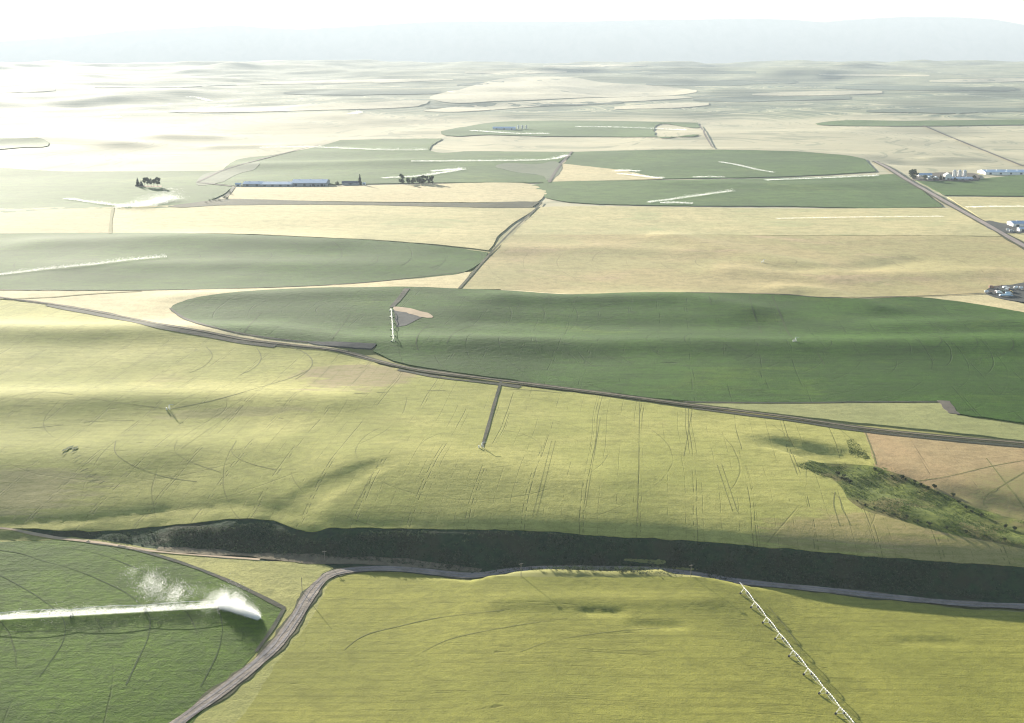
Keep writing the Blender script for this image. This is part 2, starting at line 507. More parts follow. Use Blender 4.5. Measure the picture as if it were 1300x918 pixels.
def sheet(name, poly, mat, layer, q=0.011, skirt=1.0):
    """a patch of ground or crop laid over the terrain, with the edge of the crop as a low wall"""
    out = [poly[0]]
    for p in list(poly[1:]) + [poly[0]]:
        a = out[-1]; L = math.hypot(p[0]-a[0], p[1]-a[1]); s = max(2.0, q * 1.2 * math.hypot(*p))
        k = max(1, int(L / s))
        for j in range(1, k + 1): out.append((a[0] + (p[0]-a[0]) * j / k, a[1] + (p[1]-a[1]) * j / k))
    out = out[:-1]
    bd = []
    for p in out:
        if not bd or math.hypot(p[0]-bd[-1][0], p[1]-bd[-1][1]) > 0.4: bd.append(p)
    pa = np.array(bd); dd = np.hypot(pa[:, 0], pa[:, 1]); am = 0.3 + 0.0007 * dd
    pa = pa + np.stack([am * 2 * fbm(pa[:, 0], pa[:, 1], 9, 3, 71), am * 2 * fbm(pa[:, 0], pa[:, 1], 9, 3, 72)], 1) * (dd < 5000)[:, None]
    rr = np.hypot(pa[:, 0], pa[:, 1]); an = np.arctan2(pa[:, 0], pa[:, 1])
    rs = np.exp(np.arange(math.log(max(rr.min(), 50)), math.log(rr.max()), q)); as_ = np.arange(an.min(), an.max(), q)
    A, Rr = np.meshgrid(as_, rs)
    A = A + q * 0.25 * rng.standard_normal(A.shape); Rr = Rr * (1 + q * 0.25 * rng.standard_normal(A.shape))
    X = (Rr * np.sin(A)).ravel(); Y = (Rr * np.cos(A)).ravel()
    k = inside(X, Y, pa); X, Y = X[k], Y[k]
    nb = len(pa)
    vs = [Vector((float(a), float(b))) for a, b in pa] + [Vector((float(a), float(b))) for a, b in zip(X, Y)]
    es = [(i, (i + 1) % nb) for i in range(nb)]
    v2, e2, f2, *_ = delaunay_2d_cdt(vs, es, [], 1, 1e-4)
    v = np.array([(a.x, a.y) for a in v2]); D = np.hypot(v[:, 0], v[:, 1])
    z = H(v[:, 0], v[:, 1]) + lift(layer, D)
    f = np.array([tuple(t) for t in f2], dtype=np.int64)
    # orient up
    a, b, c = v[f[:, 0]], v[f[:, 1]], v[f[:, 2]]
    cr = (b[:, 0]-a[:, 0])*(c[:, 1]-a[:, 1]) - (b[:, 1]-a[:, 1])*(c[:, 0]-a[:, 0])
    f[cr < 0] = f[cr < 0][:, ::-1]
    verts = np.column_stack([v, z])
    cnt = {}
    for t in f:
        for i in range(3):
            e = (int(t[i]), int(t[(i+1) % 3])); cnt[e] = cnt.get(e, 0) + 1
    bed = [e for e in cnt if (e[1], e[0]) not in cnt]
    top = {}; sv = []; sf = []; n0 = len(verts)
    def dupv(i, low):
        kk = (i, low)
        if kk not in top:
            top[kk] = n0 + len(sv); zz = verts[i, 2] - (skirt + lift(layer, D[i]) if low else 0)
            sv.append((verts[i, 0], verts[i, 1], zz))
        return top[kk]
    for i, j in bed:
        a0, a1, b0, b1 = dupv(i, 0), dupv(j, 0), dupv(i, 1), dupv(j, 1)
        sf += [(a0, b0, b1), (a0, b1, a1)]
    verts = np.vstack([verts, np.array(sv)]); f = np.vstack([f, np.array(sf)])
    return mesh_obj(name, verts, f, mat, smooth=False if False else True)

def field(name, pts, mat, layer, label, cat="field", q=0.011, kind="structure", group=None, step=6.0, skirt=1.0):
    c = curve(pts, True, step)
    x, y, _ = at(c[:, 0], c[:, 1])
    o = sheet(name, list(zip(x.tolist(), y.tolist())), mat, layer, q, skirt)
    return tag(o, label, cat, group, kind)

def ribbon_w(pl, width, layer, jit=0.0, step=None, gaps=0.0, taper=False):
    """strip along a world polyline; returns verts, faces"""
    pl = np.asarray(pl, float)
    seg = np.hypot(*(pl[1:] - pl[:-1]).T); s = np.concatenate([[0], np.cumsum(seg)])
    Dm = np.hypot(*pl.mean(0)); st = step or max(2.0, Dm * 0.004)
    k = max(2, int(s[-1] / st) + 1); u = np.linspace(0, s[-1], k)
    c = np.stack([np.interp(u, s, pl[:, 0]), np.interp(u, s, pl[:, 1])], 1)
    if k > 6:
        for _ in range(2): c[1:-1] = 0.25*c[:-2] + 0.5*c[1:-1] + 0.25*c[2:]
    t = np.gradient(c, axis=0); t /= np.hypot(t[:, 0], t[:, 1])[:, None] + 1e-9
    nrm = np.stack([-t[:, 1], t[:, 0]], 1)
    w = np.full(k, width / 2.0)
    if jit: w = w * (1 + jit * 2 * fbm(u, u * 0 + Dm, st * 11, 3, int(Dm) % 97))
    if taper: w = w * np.minimum(1, np.minimum(np.linspace(0, 6, k), np.linspace(6, 0, k)) + 0.15)
    m = max(1, int(round(width / 5.0))) if width > 5 else 1
    cols = []
    for j in range(m + 1):
        q = c + nrm * (w * (2 * j / m - 1))[:, None]
        z = H(q[:, 0], q[:, 1]) + lift(layer, np.hypot(q[:, 0], q[:, 1]))
        cols.append(np.column_stack([q, z]))
    v = np.stack(cols, 1).reshape(-1, 3)
    fs = []
    on = fbm(u, u * 0 + 3.3 + Dm, 40, 3, 5) > (gaps - 0.5) if gaps else np.ones(k, bool)
    for i in range(k - 1):
        if not on[i]: continue
        for j in range(m):
            a = i * (m + 1) + j
            fs.append((a, a + m + 1, a + m + 2, a + 1))
    return v, fs

def strip(name, pts, width, mat, layer, label, cat, jit=0.0, group=None, gaps=0.0, smooth=True, taper=False, kind="structure"):
    c = curve(pts, False, 5.0) if smooth else np.array([p[:2] for p in pts], float)
    x, y, _ = at(c[:, 0], c[:, 1])
    v, f = ribbon_w(np.stack([x, y], 1), width, layer, jit, None, gaps, taper)
    if not f: return None
    return tag(mesh_obj(name, v, np.array(f), mat, smooth=True), label, cat, group, kind)

# ---- hubs of the pivots (world)
def hub(px, py): x, y, z = at1(px, py); return x, y
hA = hub(215, 520); hB = hub(612, 568); hC = hub(1010, 433); hD = hub(484, 393); hE = hub(210, 327); hF = hub(969, 333)
hG = hub(1340, 620)

M = {}
M['wheat'] = crop("wheat_crop", (0.41,0.385,0.112), (0.325,0.325,0.082), (0.39,0.33,0.125), 0.62, rows=R(7), streak=(0.03,0.22), streak_amt=0.5,
    tram=[(R(7.0),37,2.3,0.5,0.6,0.44),(R(6.6),11.5,0.0,0.35,0.38,0.46),(R(97),43,0.0,0.4,0.3,0.52)], rings=[(*hA,50,205,0.7,0.4),(*hB,48,300,0.7,0.4)], blotch=0.7, bump=0.55, tex=0.85,
    spots=[(455,478,58,52,(0.31,0.235,0.125),0.9),(1100,672,70,26,(0.36,0.27,0.125),0.75),(1230,700,70,20,(0.36,0.27,0.125),0.7),(20,625,60,40,(0.31,0.25,0.14),0.6),(290,525,60,12,(0.30,0.25,0.12),0.5)])
M['front_wheat'] = crop("front_wheat_crop", (0.292,0.282,0.056), (0.240,0.240,0.046), (0.32,0.305,0.072), 0.6, rows=R(4), streak=(0.010,0.34),
    streak_amt=0.6, tram=[(R(97),47,2.0,0.5,0.4,0.50),(R(95),9,0.0,0.35,0.3,0.46)], blotch=0.6, bump=0.5, fine=1.2, tex=0.8)
M['verge_wheat'] = crop("verge_wheat_crop", (0.36,0.34,0.11), (0.29,0.29,0.085), (0.42,0.34,0.16), 0.56, streak=(0.02,0.12), bump=0.9, blotch=0.5, tex=1.1)
M['potato'] = crop("potato_crop", (0.080,0.145,0.003), (0.050,0.098,0.003), None, rows=R(-35), streak=(0.05,0.55), streak_amt=0.5,
    patch=1/60, rings=[(-465,465,46,365,0.6,0.5)], bump=0.8, bdist=0.5, fine=1.1, tex=1.1, dark=0.45)
M['green_mid'] = crop("green_crop", (0.043,0.112,0.004), (0.028,0.077,0.003), (0.064,0.128,0.004), 0.56, rows=R(6), streak=(0.012,0.16),
    streak_amt=0.55, rings=[(*hC,38,300,0.8,0.5),(*hD,38,240,0.8,0.45),(hub(880,437)[0],hub(880,437)[1],33,300,0.8,0.4)],
    tram=[(R(7.5),33,2.5,0.7,0.4,0.50),(R(97),12,0.0,0.5,0.3,0.48)], blotch=0.6, bump=0.85, bdist=0.4, seed=2, tex=0.95)
M['green_circle'] = crop("green_circle_crop", (0.042,0.112,0.004), (0.030,0.086,0.003), (0.058,0.126,0.005), 0.58, streak=(0.008,0.06), streak_amt=0.4,
    rings=[(*hE,51,500,1.2,0.55)], blotch=0.3, bump=0.6, seed=5, fine=0.5)
M['green_hazed'] = crop("hazed_green_crop", (0.090,0.160,0.036), (0.070,0.13,0.032), (0.120,0.180,0.040), 0.58, streak=(0.004,0.03), streak_amt=0.35, patch=1/260,
    bump=0.5, bdist=0.8, seed=7, fine=0.3, lod=0.6)  # paler than the nearer greens: missing haze veil is put into the colour
M['tan'] = crop("ripe_crop", (0.46,0.37,0.18), (0.41,0.36,0.165), (0.50,0.37,0.21), 0.56, streak=(0.006,0.05), streak_amt=0.22, rows=R(3),
    rings=[(*hF,49,400,1.1,0.35)], bump=0.5, seed=9, fine=0.5, blotch=0.2)
M['pink'] = crop("dry_crop", (0.44,0.30,0.15), (0.42,0.31,0.15), (0.38,0.29,0.12), 0.55, rows=R(30), streak=(0.02,0.2), streak_amt=0.2,
    tram=[(R(5),26,1.9,0.5,0.45,0.52)], bump=0.6, seed=12, grad=(0.35,-1.0,-690,-640,(0.22,0.21,0.075)))
M['pale'] = crop("pale_crop", (0.56,0.48,0.24), (0.50,0.45,0.22), (0.40,0.40,0.19), 0.55, streak=(0.004,0.05), streak_amt=0.35, bump=0.5, seed=15,
    fine=0.4, blotch=0.5, rows=R(2))
M['pale_plain'] = crop("pale_stubble", (0.60,0.50,0.27), (0.56,0.48,0.26), (0.58,0.46,0.27), 0.58, streak=(0.004,0.05), streak_amt=0.15, bump=0.4, seed=17, fine=0.4)
M['pale_green'] = crop("pale_green_crop", (0.33,0.33,0.13), (0.29,0.30,0.115), (0.36,0.33,0.14), 0.6, rows=R(5), streak=(0.012,0.14), streak_amt=0.35, bump=0.6, seed=19)
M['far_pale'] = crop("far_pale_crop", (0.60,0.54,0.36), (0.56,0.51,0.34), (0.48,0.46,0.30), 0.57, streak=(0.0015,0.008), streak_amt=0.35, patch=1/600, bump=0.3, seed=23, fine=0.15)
M['bare'] = soil("bare_earth", (0.13,0.115,0.09), (0.095,0.085,0.07), 0.12)
M['dark_ground'] = soil("dark_ground_cover", (0.075,0.078,0.072), (0.055,0.06,0.056), 0.1)
M['sandy'] = soil("sandy_earth", (0.46,0.35,0.23), (0.38,0.29,0.19), 0.1)
M['gravel'] = soil("gravel_road", (0.25,0.212,0.172), (0.165,0.142,0.117), 0.35, 1.0, (0.34,0.29,0.235), 0.8)
M['dirt'] = soil("dirt_track", (0.20,0.165,0.115), (0.13,0.11,0.08), 0.2)
M['grey_green'] = soil('grey_green_cover', (0.14,0.165,0.095), (0.11,0.135,0.08), 0.05)
M['farm_road'] = soil("farm_road", (0.30,0.25,0.22), (0.22,0.19,0.17), 0.1)
M['verge'] = soil("verge_grass", (0.060,0.066,0.028), (0.036,0.044,0.022), 0.12, 1.0, (0.11,0.10,0.045), 0.3)
M['ditch'] = soil("ditch_grass", (0.05,0.055,0.035), (0.035,0.045,0.03), 0.15, 0.9, (0.09,0.08,0.055), 0.5)
M['rut'] = soil("wheel_rut", (0.20,0.195,0.065), (0.145,0.145,0.05), 0.4, 0.5)
M['green_rut'] = soil("green_wheel_rut", (0.036,0.066,0.010), (0.024,0.046,0.008), 0.4, 0.5)
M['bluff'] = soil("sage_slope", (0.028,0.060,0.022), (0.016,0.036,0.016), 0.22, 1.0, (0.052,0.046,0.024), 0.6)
M['gully'] = soil("gully_grass", (0.14,0.165,0.032), (0.085,0.11,0.026), 0.16, 1.0, (0.17,0.14,0.055), 0.8)
M['knoll'] = soil("knoll_grass", (0.20,0.20,0.05), (0.12,0.13,0.04), 0.3, 1.0)

# ------------------------------------------------------------------ base ground to the foot of the mountains
def ground_material():
    b = NB("far_land")
    x, y, _ = b.sep(b.pos)
    r = b.math('SQRT', b.math('ADD', b.math('MULTIPLY', x, x), b.math('MULTIPLY', y, y)))
    n = b.noise(b.pos, 1/420, 6, 0.62, 0.4)
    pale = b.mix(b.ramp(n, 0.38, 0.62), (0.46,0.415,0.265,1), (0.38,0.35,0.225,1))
    sw = b.noise(b.mapping(b.pos, rot=0.15, scale=(1/520, 1/210, 1)), 1.0, 5, 0.6, 0.8)
    pale = b.mix(b.math('MULTIPLY', b.ramp(sw, 0.52, 0.62), 0.7), pale, (0.22,0.235,0.15,1))
    hn = b.noise(b.mapping(b.pos, rot=0.12, scale=(1/1700, 1/900, 1)), 1.0, 6, 0.6, 0.6)
    sage = b.mix(b.ramp(hn, 0.44, 0.52), (0.085,0.12,0.075,1), (0.20,0.22,0.13,1))
    fl = b.noise(b.mapping(b.pos, rot=-0.15, scale=(1/2300, 1/1000, 1), loc=(4.3, 1.7, 0)), 1.0, 4, 0.55, 0.9)
    sage = b.mix(b.math('MULTIPLY', b.ramp(fl, 0.54, 0.58), 0.7), sage, (0.50,0.46,0.29,1))
    dv = b.noise(b.mapping(b.pos, scale=(1/420, 1/300, 1)), 1.0, 5, 0.65, 1.2)
    sage = b.mix(b.math('MULTIPLY', b.ramp(dv, 0.54, 0.66), 0.30), sage, (0.09,0.12,0.075,1))
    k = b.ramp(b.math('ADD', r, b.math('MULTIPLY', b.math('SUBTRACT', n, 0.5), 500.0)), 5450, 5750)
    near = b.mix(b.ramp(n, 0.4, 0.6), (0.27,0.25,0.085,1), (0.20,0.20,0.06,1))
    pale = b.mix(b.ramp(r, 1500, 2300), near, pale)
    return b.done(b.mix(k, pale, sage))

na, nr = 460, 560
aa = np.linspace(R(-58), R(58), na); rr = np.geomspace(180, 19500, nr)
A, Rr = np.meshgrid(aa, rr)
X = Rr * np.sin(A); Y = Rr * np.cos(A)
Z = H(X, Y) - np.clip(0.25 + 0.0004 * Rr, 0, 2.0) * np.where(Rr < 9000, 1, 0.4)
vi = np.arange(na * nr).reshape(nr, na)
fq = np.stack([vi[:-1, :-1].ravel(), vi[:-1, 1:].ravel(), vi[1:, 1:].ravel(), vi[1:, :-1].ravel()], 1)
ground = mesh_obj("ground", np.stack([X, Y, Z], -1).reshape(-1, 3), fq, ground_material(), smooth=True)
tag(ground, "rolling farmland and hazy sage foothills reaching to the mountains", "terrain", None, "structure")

# mountains along the horizon
def mountain(name, prof, dist, depth, matm, label, seed):
    prof = np.array(prof, float)
    xs = np.arange(prof[0, 0], prof[-1, 0], 6.0); ys = np.interp(xs, prof[:, 0], prof[:, 1])
    vs = []; nrow = 26
    d = ray(xs, ys)
    for k in range(nrow):
        s = k / (nrow - 1)
        t = (dist + depth * (s - 0.5)) / d[:, 1]
        wx = d[:, 0] * t; wy = d[:, 1] * t
        top = CAM_Z + d[:, 2] * (dist / d[:, 1])
        e = 1 - np.abs(2 * s - 1)
        lump = 1 + 0.9 * (1 - e) * e * 4 * fbm(wx, wy, 2800, 4, seed)
        z = -150 + (top + 150) * (e ** 0.8) * lump
        z = np.minimum(z, top - (1 - e) * 420)
        if k in (nrow // 2, nrow // 2 - 1): z = top - (1 - e) * 110
        vs.append(np.stack([wx, wy, z], -1))
    v = np.array(vs); n = len(xs)
    vi = np.arange(nrow * n).reshape(nrow, n)
    f = np.stack([vi[:-1, :-1].ravel(), vi[:-1, 1:].ravel(), vi[1:, 1:].ravel(), vi[1:, :-1].ravel()], 1)
    return tag(mesh_obj(name, v.reshape(-1, 3), f, matm, smooth=True), label, "mountains", None, "structure")
m_mount = soil("mountain_scrub", (0.34,0.34,0.27), (0.24,0.26,0.20), 0.002, 0.3)
mountain("mountains", [(-400,62),(-120,56),(0,52),(60,48),(100,45),(165,38),(230,35),(295,31.5),(340,35),(380,37),(440,33.5),(500,30),(550,27.5),(610,26.5),
    (650,27),(740,27),(800,25.5),(880,24.5),(960,23),(1010,25),(1045,28),(1075,25),(1150,21),(1215,21.5),(1260,24),(1300,31),(1360,36),(1500,40),(1750,50)],
    32500, 3300, m_mount, "pale blue mountain range along the horizon fading into haze", 61)

# ------------------------------------------------------------------ the haze
hz = MB().box(-28500, 28500, -600, 36000, -330, 1360)
mh = bpy.data.materials.new("haze"); mh.use_nodes = True
mh.node_tree.nodes.remove(mh.node_tree.nodes["Principled BSDF"])
pv = mh.node_tree.nodes.new("ShaderNodeVolumePrincipled")
pv.inputs["Color"].default_value = HAZE_COL + (1,)
pv.inputs["Absorption Color"].default_value = (0, 0, 0, 1)
pv.inputs["Density"].default_value = HAZE_DENSITY
pv.inputs["Anisotropy"].default_value = HAZE_G
mh.node_tree.links.new(pv.outputs[0], mh.node_tree.nodes["Material Output"].inputs["Volume"])
haze = tag(hz.build("haze", mh), "bright hazy air thickening towards the mountains", "haze", None, "stuff")

#@@FIELDS@@
M['gravel_pale'] = soil('pale_gravel', (0.27,0.245,0.23), (0.19,0.175,0.165), 0.5)
# ------------------------------------------------------------------ fields (far to near)
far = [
 ("green_field", [(300,203),(345,197),(405,186),(432,178,1),(500,176.5),(561,176,1),(545,191),(600,192),(726,193,1),(707,210),(697,232,1),(560,232),(440,234),(300,236,1),(252,231,1),(282,216)], 'green_hazed', "green irrigated field behind the long sheds and the round tree clump"),
 ("green_field", [(726,193,1),(800,191),(870,190),(1000,192),(1080,198),(1098,202,1),(1113,218,1),(1000,224),(840,227,1),(790,216,1),(716,208,1)], 'green_hazed', "half round green field left of the farm with silos, cut by a thin slanting spray"),
 ("green_field", [(664,238,1),(700,231),(830,229),(1000,226),(1140,221,1),(1165,238),(1198,263,1),(1100,264),(1000,262),(860,261),(740,258),(692,251),(688,244)], 'green_hazed', "green field whose right end meets the straight farm road"),
 ("green_field", [(1163,229,1),(1235,228),(1300,222),(1420,220,1),(1420,248,1),(1300,249),(1199,248,1)], 'green_hazed', "green field in front of the farm with three silos"),
 ("green_field", [(-120,219),(100,218),(280,217,1),(250,231,1),(296,237,1),(284,247),(238,262),(100,265),(-120,266)], 'green_hazed', "green field around the row of dark trees on a bare patch"),
 ("green_field", [(560,170),(590,161),(640,154.5),(760,153.5),(886,156,1),(889,162),(830,166),(889,171),(880,173.5),(700,173),(620,171)], 'green_hazed', "thin green field far off beside a small blue roofed farm"),
 ("green_field", [(1040,156),(1150,153.5),(1420,152),(1420,157),(1300,158.5),(1110,160)], 'green_hazed', "narrow green strip below the sage foothills at far right"),
 ("green_field", [(-60,176),(20,176),(62,181),(30,187),(-60,190)], 'green_hazed', "small grey green field at far left below the foothills"),
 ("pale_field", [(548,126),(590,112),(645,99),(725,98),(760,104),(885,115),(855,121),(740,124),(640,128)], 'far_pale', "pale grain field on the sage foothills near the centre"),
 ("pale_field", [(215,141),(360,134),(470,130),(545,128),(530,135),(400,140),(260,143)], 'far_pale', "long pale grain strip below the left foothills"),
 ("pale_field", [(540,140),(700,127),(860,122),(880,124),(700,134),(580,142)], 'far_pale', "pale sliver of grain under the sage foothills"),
 ("pale_field", [(-120,266,1),(144,263,1),(140,297,1),(60,301),(-120,308,1)], 'tan', "buff field at the left edge above the green circle"),
 ("pale_field", [(144,263,1),(300,259),(440,258),(600,262),(683,264,1),(640,292),(620,318,1),(560,311),(480,305),(400,301),(300,297),(140,296,1)], 'pale', "pale streaked field between the farm track and the green circle"),
 ("pale_field", [(297,238,1),(400,237.5),(560,233.5),(660,232.5),(690,239),(694,246),(684,256,1),(600,257),(440,256),(289,253,1)], 'pale_plain', "cream coloured field in front of the long sheds"),
 ("pale_field", [(716,208,1),(790,216,1),(842,227.5,1),(698,231,1)], 'pale_plain', "pale bare wedge between two far green fields"),
 ("pale_field", [(683,263,1),(740,262),(860,263),(1000,265),(1198,264,1),(1225,267,1),(1280,300,1),(1180,299),(1000,299),(866,298),(651,298,1)], 'pale', "pale streaked field crossed by a thin white spray right of the farm track"),
 ("pale_field", [(1201,250,1),(1300,250.5),(1420,250,1),(1420,340,1),(1330,330,1),(1262,288,1)], 'pale', "yellowish field behind the white sheds at the right edge"),
 ("tan_field", [(582,367,1),(622,324,1),(651,298,1),(866,298),(1000,299.5),(1180,299.5),(1280,301,1),(1330,332,1),(1420,380,1),(1420,392,1),(1300,371,1),(1255,372,1),(1150,377),(1040,378),(870,372),(730,373),(650,368)], 'tan', "broad tan field with faint pivot rings and a low fold"),
]
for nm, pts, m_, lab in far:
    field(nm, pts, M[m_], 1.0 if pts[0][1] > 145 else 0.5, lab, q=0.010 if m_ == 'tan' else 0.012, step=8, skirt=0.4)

field("green_field", [(-140,301),(0,297),(100,296),(200,296),(300,298),(400,302),(480,306),(560,313),(620,321,1),(612,333),(588,346),(560,350.5),(480,357.5),(400,363),(280,367),(150,369),(0,368),(-140,366)],
      M['green_circle'], 2.0, "dark green crop circle on the left with a long slanting spray", q=0.010)
field("pale_field", [(-140,366),(0,367.5),(150,368),(280,366),(400,362),(480,356),(560,349),(598,345,1),(583,368,1),(520,372),(340,392),(400,436),(440,445),(300,434),(200,414),(100,394),(0,380),(-140,366)],
      M['pale_plain'], 1.0, "pale field wedge between the green circle and the dirt track")
field("pale_field", [(640,366),(730,369),(900,370),(1040,376),(1150,376),(1252,372,1),(1275,380),(1300,386,1),(1420,400,1),(1420,430,1),(1300,410),(1100,392),(870,384),(690,380)],
      M['pale_plain'], 0.3, "thin pale stubble strip along the top of the big green field", q=0.005)

# the big light field and its neighbours
field("wheat_field", [(-160,372,1),(0,381),(100,394),(200,415),(300,435),(380,444),(440,449),(490,465),(540,475),(640,488),(760,503),(880,520),(1000,534),(1096,547,1),(1112,592,1),(1070,590),(1040,588),(1022,590),(1040,602),(1062,612),(1085,642),(1140,660),(1200,677),(1300,697),(1440,722,1),(1440,728,1),(1280,718),(1150,710),(1000,697),(866,686),(760,680),(660,673),(560,671.5),(440,670),(415,671),(396,676),(375,672),(340,660),(280,660),(210,668),(150,673),(105,674),(0,671),(-160,675,1)],
      M['wheat'], 1.5, "huge rolling light green wheat field with fine tramlines", q=0.0058)
field("green_field", [(216,392),(226,385),(250,378),(300,371),(390,366),(450,365),(520,364.5),(590,367),(650,369.5),(690,372.5),(730,374),(800,371.5),(870,371.5),(1000,374.5),(1040,377.5),(1100,379.5),(1160,377.5),(1220,383.5),(1270,391.5),(1300,397),(1440,420,1),(1440,560,1),(1300,537),(1216,526,1),(1193,510,1),(1100,510),(1000,511),(880,510),(760,497),(640,481),(540,467),(500,458),(474,446,1),(478,439,1),(430,436),(390,435),(330,428),(280,418),(235,405)],
      M['green_mid'], 2.0, "wide dark green field in the middle with a parked irrigation arm", q=0.0075)
field("pale_green_field", [(868,511,1),(1000,513),(1100,512),(1193,512,1),(1216,528,1),(1300,540),(1440,562,1),(1440,580,1),(1300,560),(1200,548),(1100,538),(1000,527)],
      M['pale_green'], 1.6, "thin pale green strip between dark green field and track")
field("dry_field", [(1096,547,1),(1200,555),(1300,565),(1440,580,1),(1440,690,1),(1300,662),(1245,647),(1200,628),(1160,610),(1112,592,1)],
      M['pink'], 1.5, "dry pinkish field turning green near the gully at the right edge", q=0.007)
gul = field("gully", [(1022,588),(1045,587),(1070,588),(1113,591),(1160,609),(1200,627),(1245,646),(1300,661),(1440,689,1),(1440,724,1),(1300,699),(1200,679),(1140,662),(1085,644),(1060,614),(1040,602)],
      M['gully'], 1.2, "shaggy green gully with dark shrubs along its bank at right", "gully", q=0.004, step=5)

# the bluff
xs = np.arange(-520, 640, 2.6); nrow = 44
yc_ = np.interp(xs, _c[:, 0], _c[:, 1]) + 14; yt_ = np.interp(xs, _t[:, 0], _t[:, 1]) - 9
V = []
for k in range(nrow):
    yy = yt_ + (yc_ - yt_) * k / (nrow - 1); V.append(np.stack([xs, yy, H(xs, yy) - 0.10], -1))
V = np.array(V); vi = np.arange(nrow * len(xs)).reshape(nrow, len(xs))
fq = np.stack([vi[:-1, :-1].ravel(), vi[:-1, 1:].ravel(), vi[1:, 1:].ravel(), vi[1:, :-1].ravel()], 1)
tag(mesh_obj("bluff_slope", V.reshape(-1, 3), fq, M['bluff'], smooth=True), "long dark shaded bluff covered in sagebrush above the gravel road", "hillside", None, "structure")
# foreground
field("potato_field", [(-160,690,1),(0,688),(60,686),(110,688),(170,698),(230,715),(290,738),(330,757),(361,773,1),(345,800),(325,828),(280,880),(200,960,1),(-160,960,1)],
      M['potato'], 1.6, "bright green leafy crop being sprayed in the near left corner", q=0.006)
field("grass_field", [(-160,676,1),(0,670),(60,680),(120,685),(180,694),(260,707),(330,712),(412,716,1),(425,722,1),(405,734),(388,752),(366,777,1),(345,800,1),(325,780,1),(260,727),(150,700),(60,689),(-160,692,1)],
      M['verge_wheat'], 1.0, "narrow sunlit yellow grass wedge left of the gravel road bend", q=0.006)
field("wheat_field", [(436,727,1),(500,727),(560,730),(605,732),(700,733),(780,733),(870,733),(935,737),(1000,745),(1080,754),(1160,765),(1230,774),(1300,778),(1440,786,1),(1440,980,1),(240,980,1),(310,905),(355,838),(385,800),(408,762),(420,740)],
      M['front_wheat'], 1.3, "yellow green wheat field in the foreground with an idle irrigation pivot", q=0.005)

# ground patches
field("ground_patch", [(500,394,1),(512,396),(538,402,1),(527,408),(514,414),(503,416,1)], M['dark_ground'], 3.0, "dark triangular patch beside the parked irrigation arm", "bare patch", step=4)  # triangle of darker grey ground colour
field("ground_patch", [(499,392),(512,391),(530,395),(549,402),(536,403.5),(516,397.5)], M['sandy'], 3.4, "pale sandy sliver on top of the dark triangular patch", "bare patch", step=4)
field("ground_patch", [(385,434,1),(430,434.5),(478,437,1),(471,443,1),(440,441.5),(400,438)], M['dark_ground'], 3.0, "dark sliver of bare earth where green field meets the track", "bare patch", step=4)
field("ground_patch", [(1191,509,1),(1206,510,1),(1219,527,1),(1203,525,1)], M['bare'], 3.0, "small dark bare patch between pale strip and green field", "bare patch", step=3)
field("ground_patch", [(250,231),(285,215),(330,206),(326,214),(300,222),(280,232)], M['grey_green'], 2.0, "grey green rough ground beside the farm track at left", "bare patch", step=4)
field("ground_patch", [(630,210),(680,209),(712,209),(698,231),(690,224),(650,218)], M['grey_green'], 2.0, "grey green wedge left of the far track", "bare patch", step=4)
field("farmyard", [(1249,371),(1262,364),(1285,362),(1300,359,1),(1420,352,1),(1420,395,1),(1300,384),(1275,380.5),(1256,376)], M['dark_ground'], 3.0, "dark farmyard full of parked machines at the right edge", "yard", step=4)
field("farmyard", [(1250,284),(1275,284.5),(1300,284.5),(1420,285,1),(1420,298,1),(1300,296),(1272,295.5)], M['dark_ground'], 3.0, "dark gravel yard in front of the white sheds", "yard", step=4)
field("farmyard", [(1158,228),(1168,221),(1240,221),(1242,229),(1200,230)], M['bare'], 2.5, "grey farmyard under the silos and white elevator", "yard", step=4)
field("ground_patch", [(172,236.2,1),(205,236.4,1),(206,237.8,1),(174,237.4,1)], M['sandy'], 2.5, "pale bare strip under the row of dark trees", "bare patch", step=4)
field("rough_grass", [(215,263),(250,257),(290,253),(440,257),(600,258),(684,257),(676,264),(440,260.5),(280,261),(230,264)], M['verge'], 2.2, "dark rough grass strip below the cream coloured field", "grass strip", step=8)

field("roadside_grass", [(330,775),(366,772),(400,735),(430,722),(460,726),(425,745),(395,800),(330,905),(260,1000,1),(100,1000,1),(240,915)], M['verge_wheat'], 0.7, "yellow grass on both sides of the gravel road in the foreground", "grass strip", q=0.006)
# roads and tracks
def road_from_world(name, pl, width, mat, layer, label, cat, jit=0.05):
    v, f = ribbon_w(pl, width, layer, jit, 1.5)
    return tag(mesh_obj(name, v, np.array(f), mat, smooth=True), label, cat, None, "structure")
left_leg = [(120,1000),(210,930),(290,872),(345,828),(374,788),(393,756),(408,737),(425,727)]
lw = []
for a, b in left_leg:
    x, y = P(a, b, ZL); lw.append((float(x), float(y)))
lw = np.array(lw)
road_pl = np.concatenate([lw, ROAD_R[1:], ROAD_M, ROAD_E])
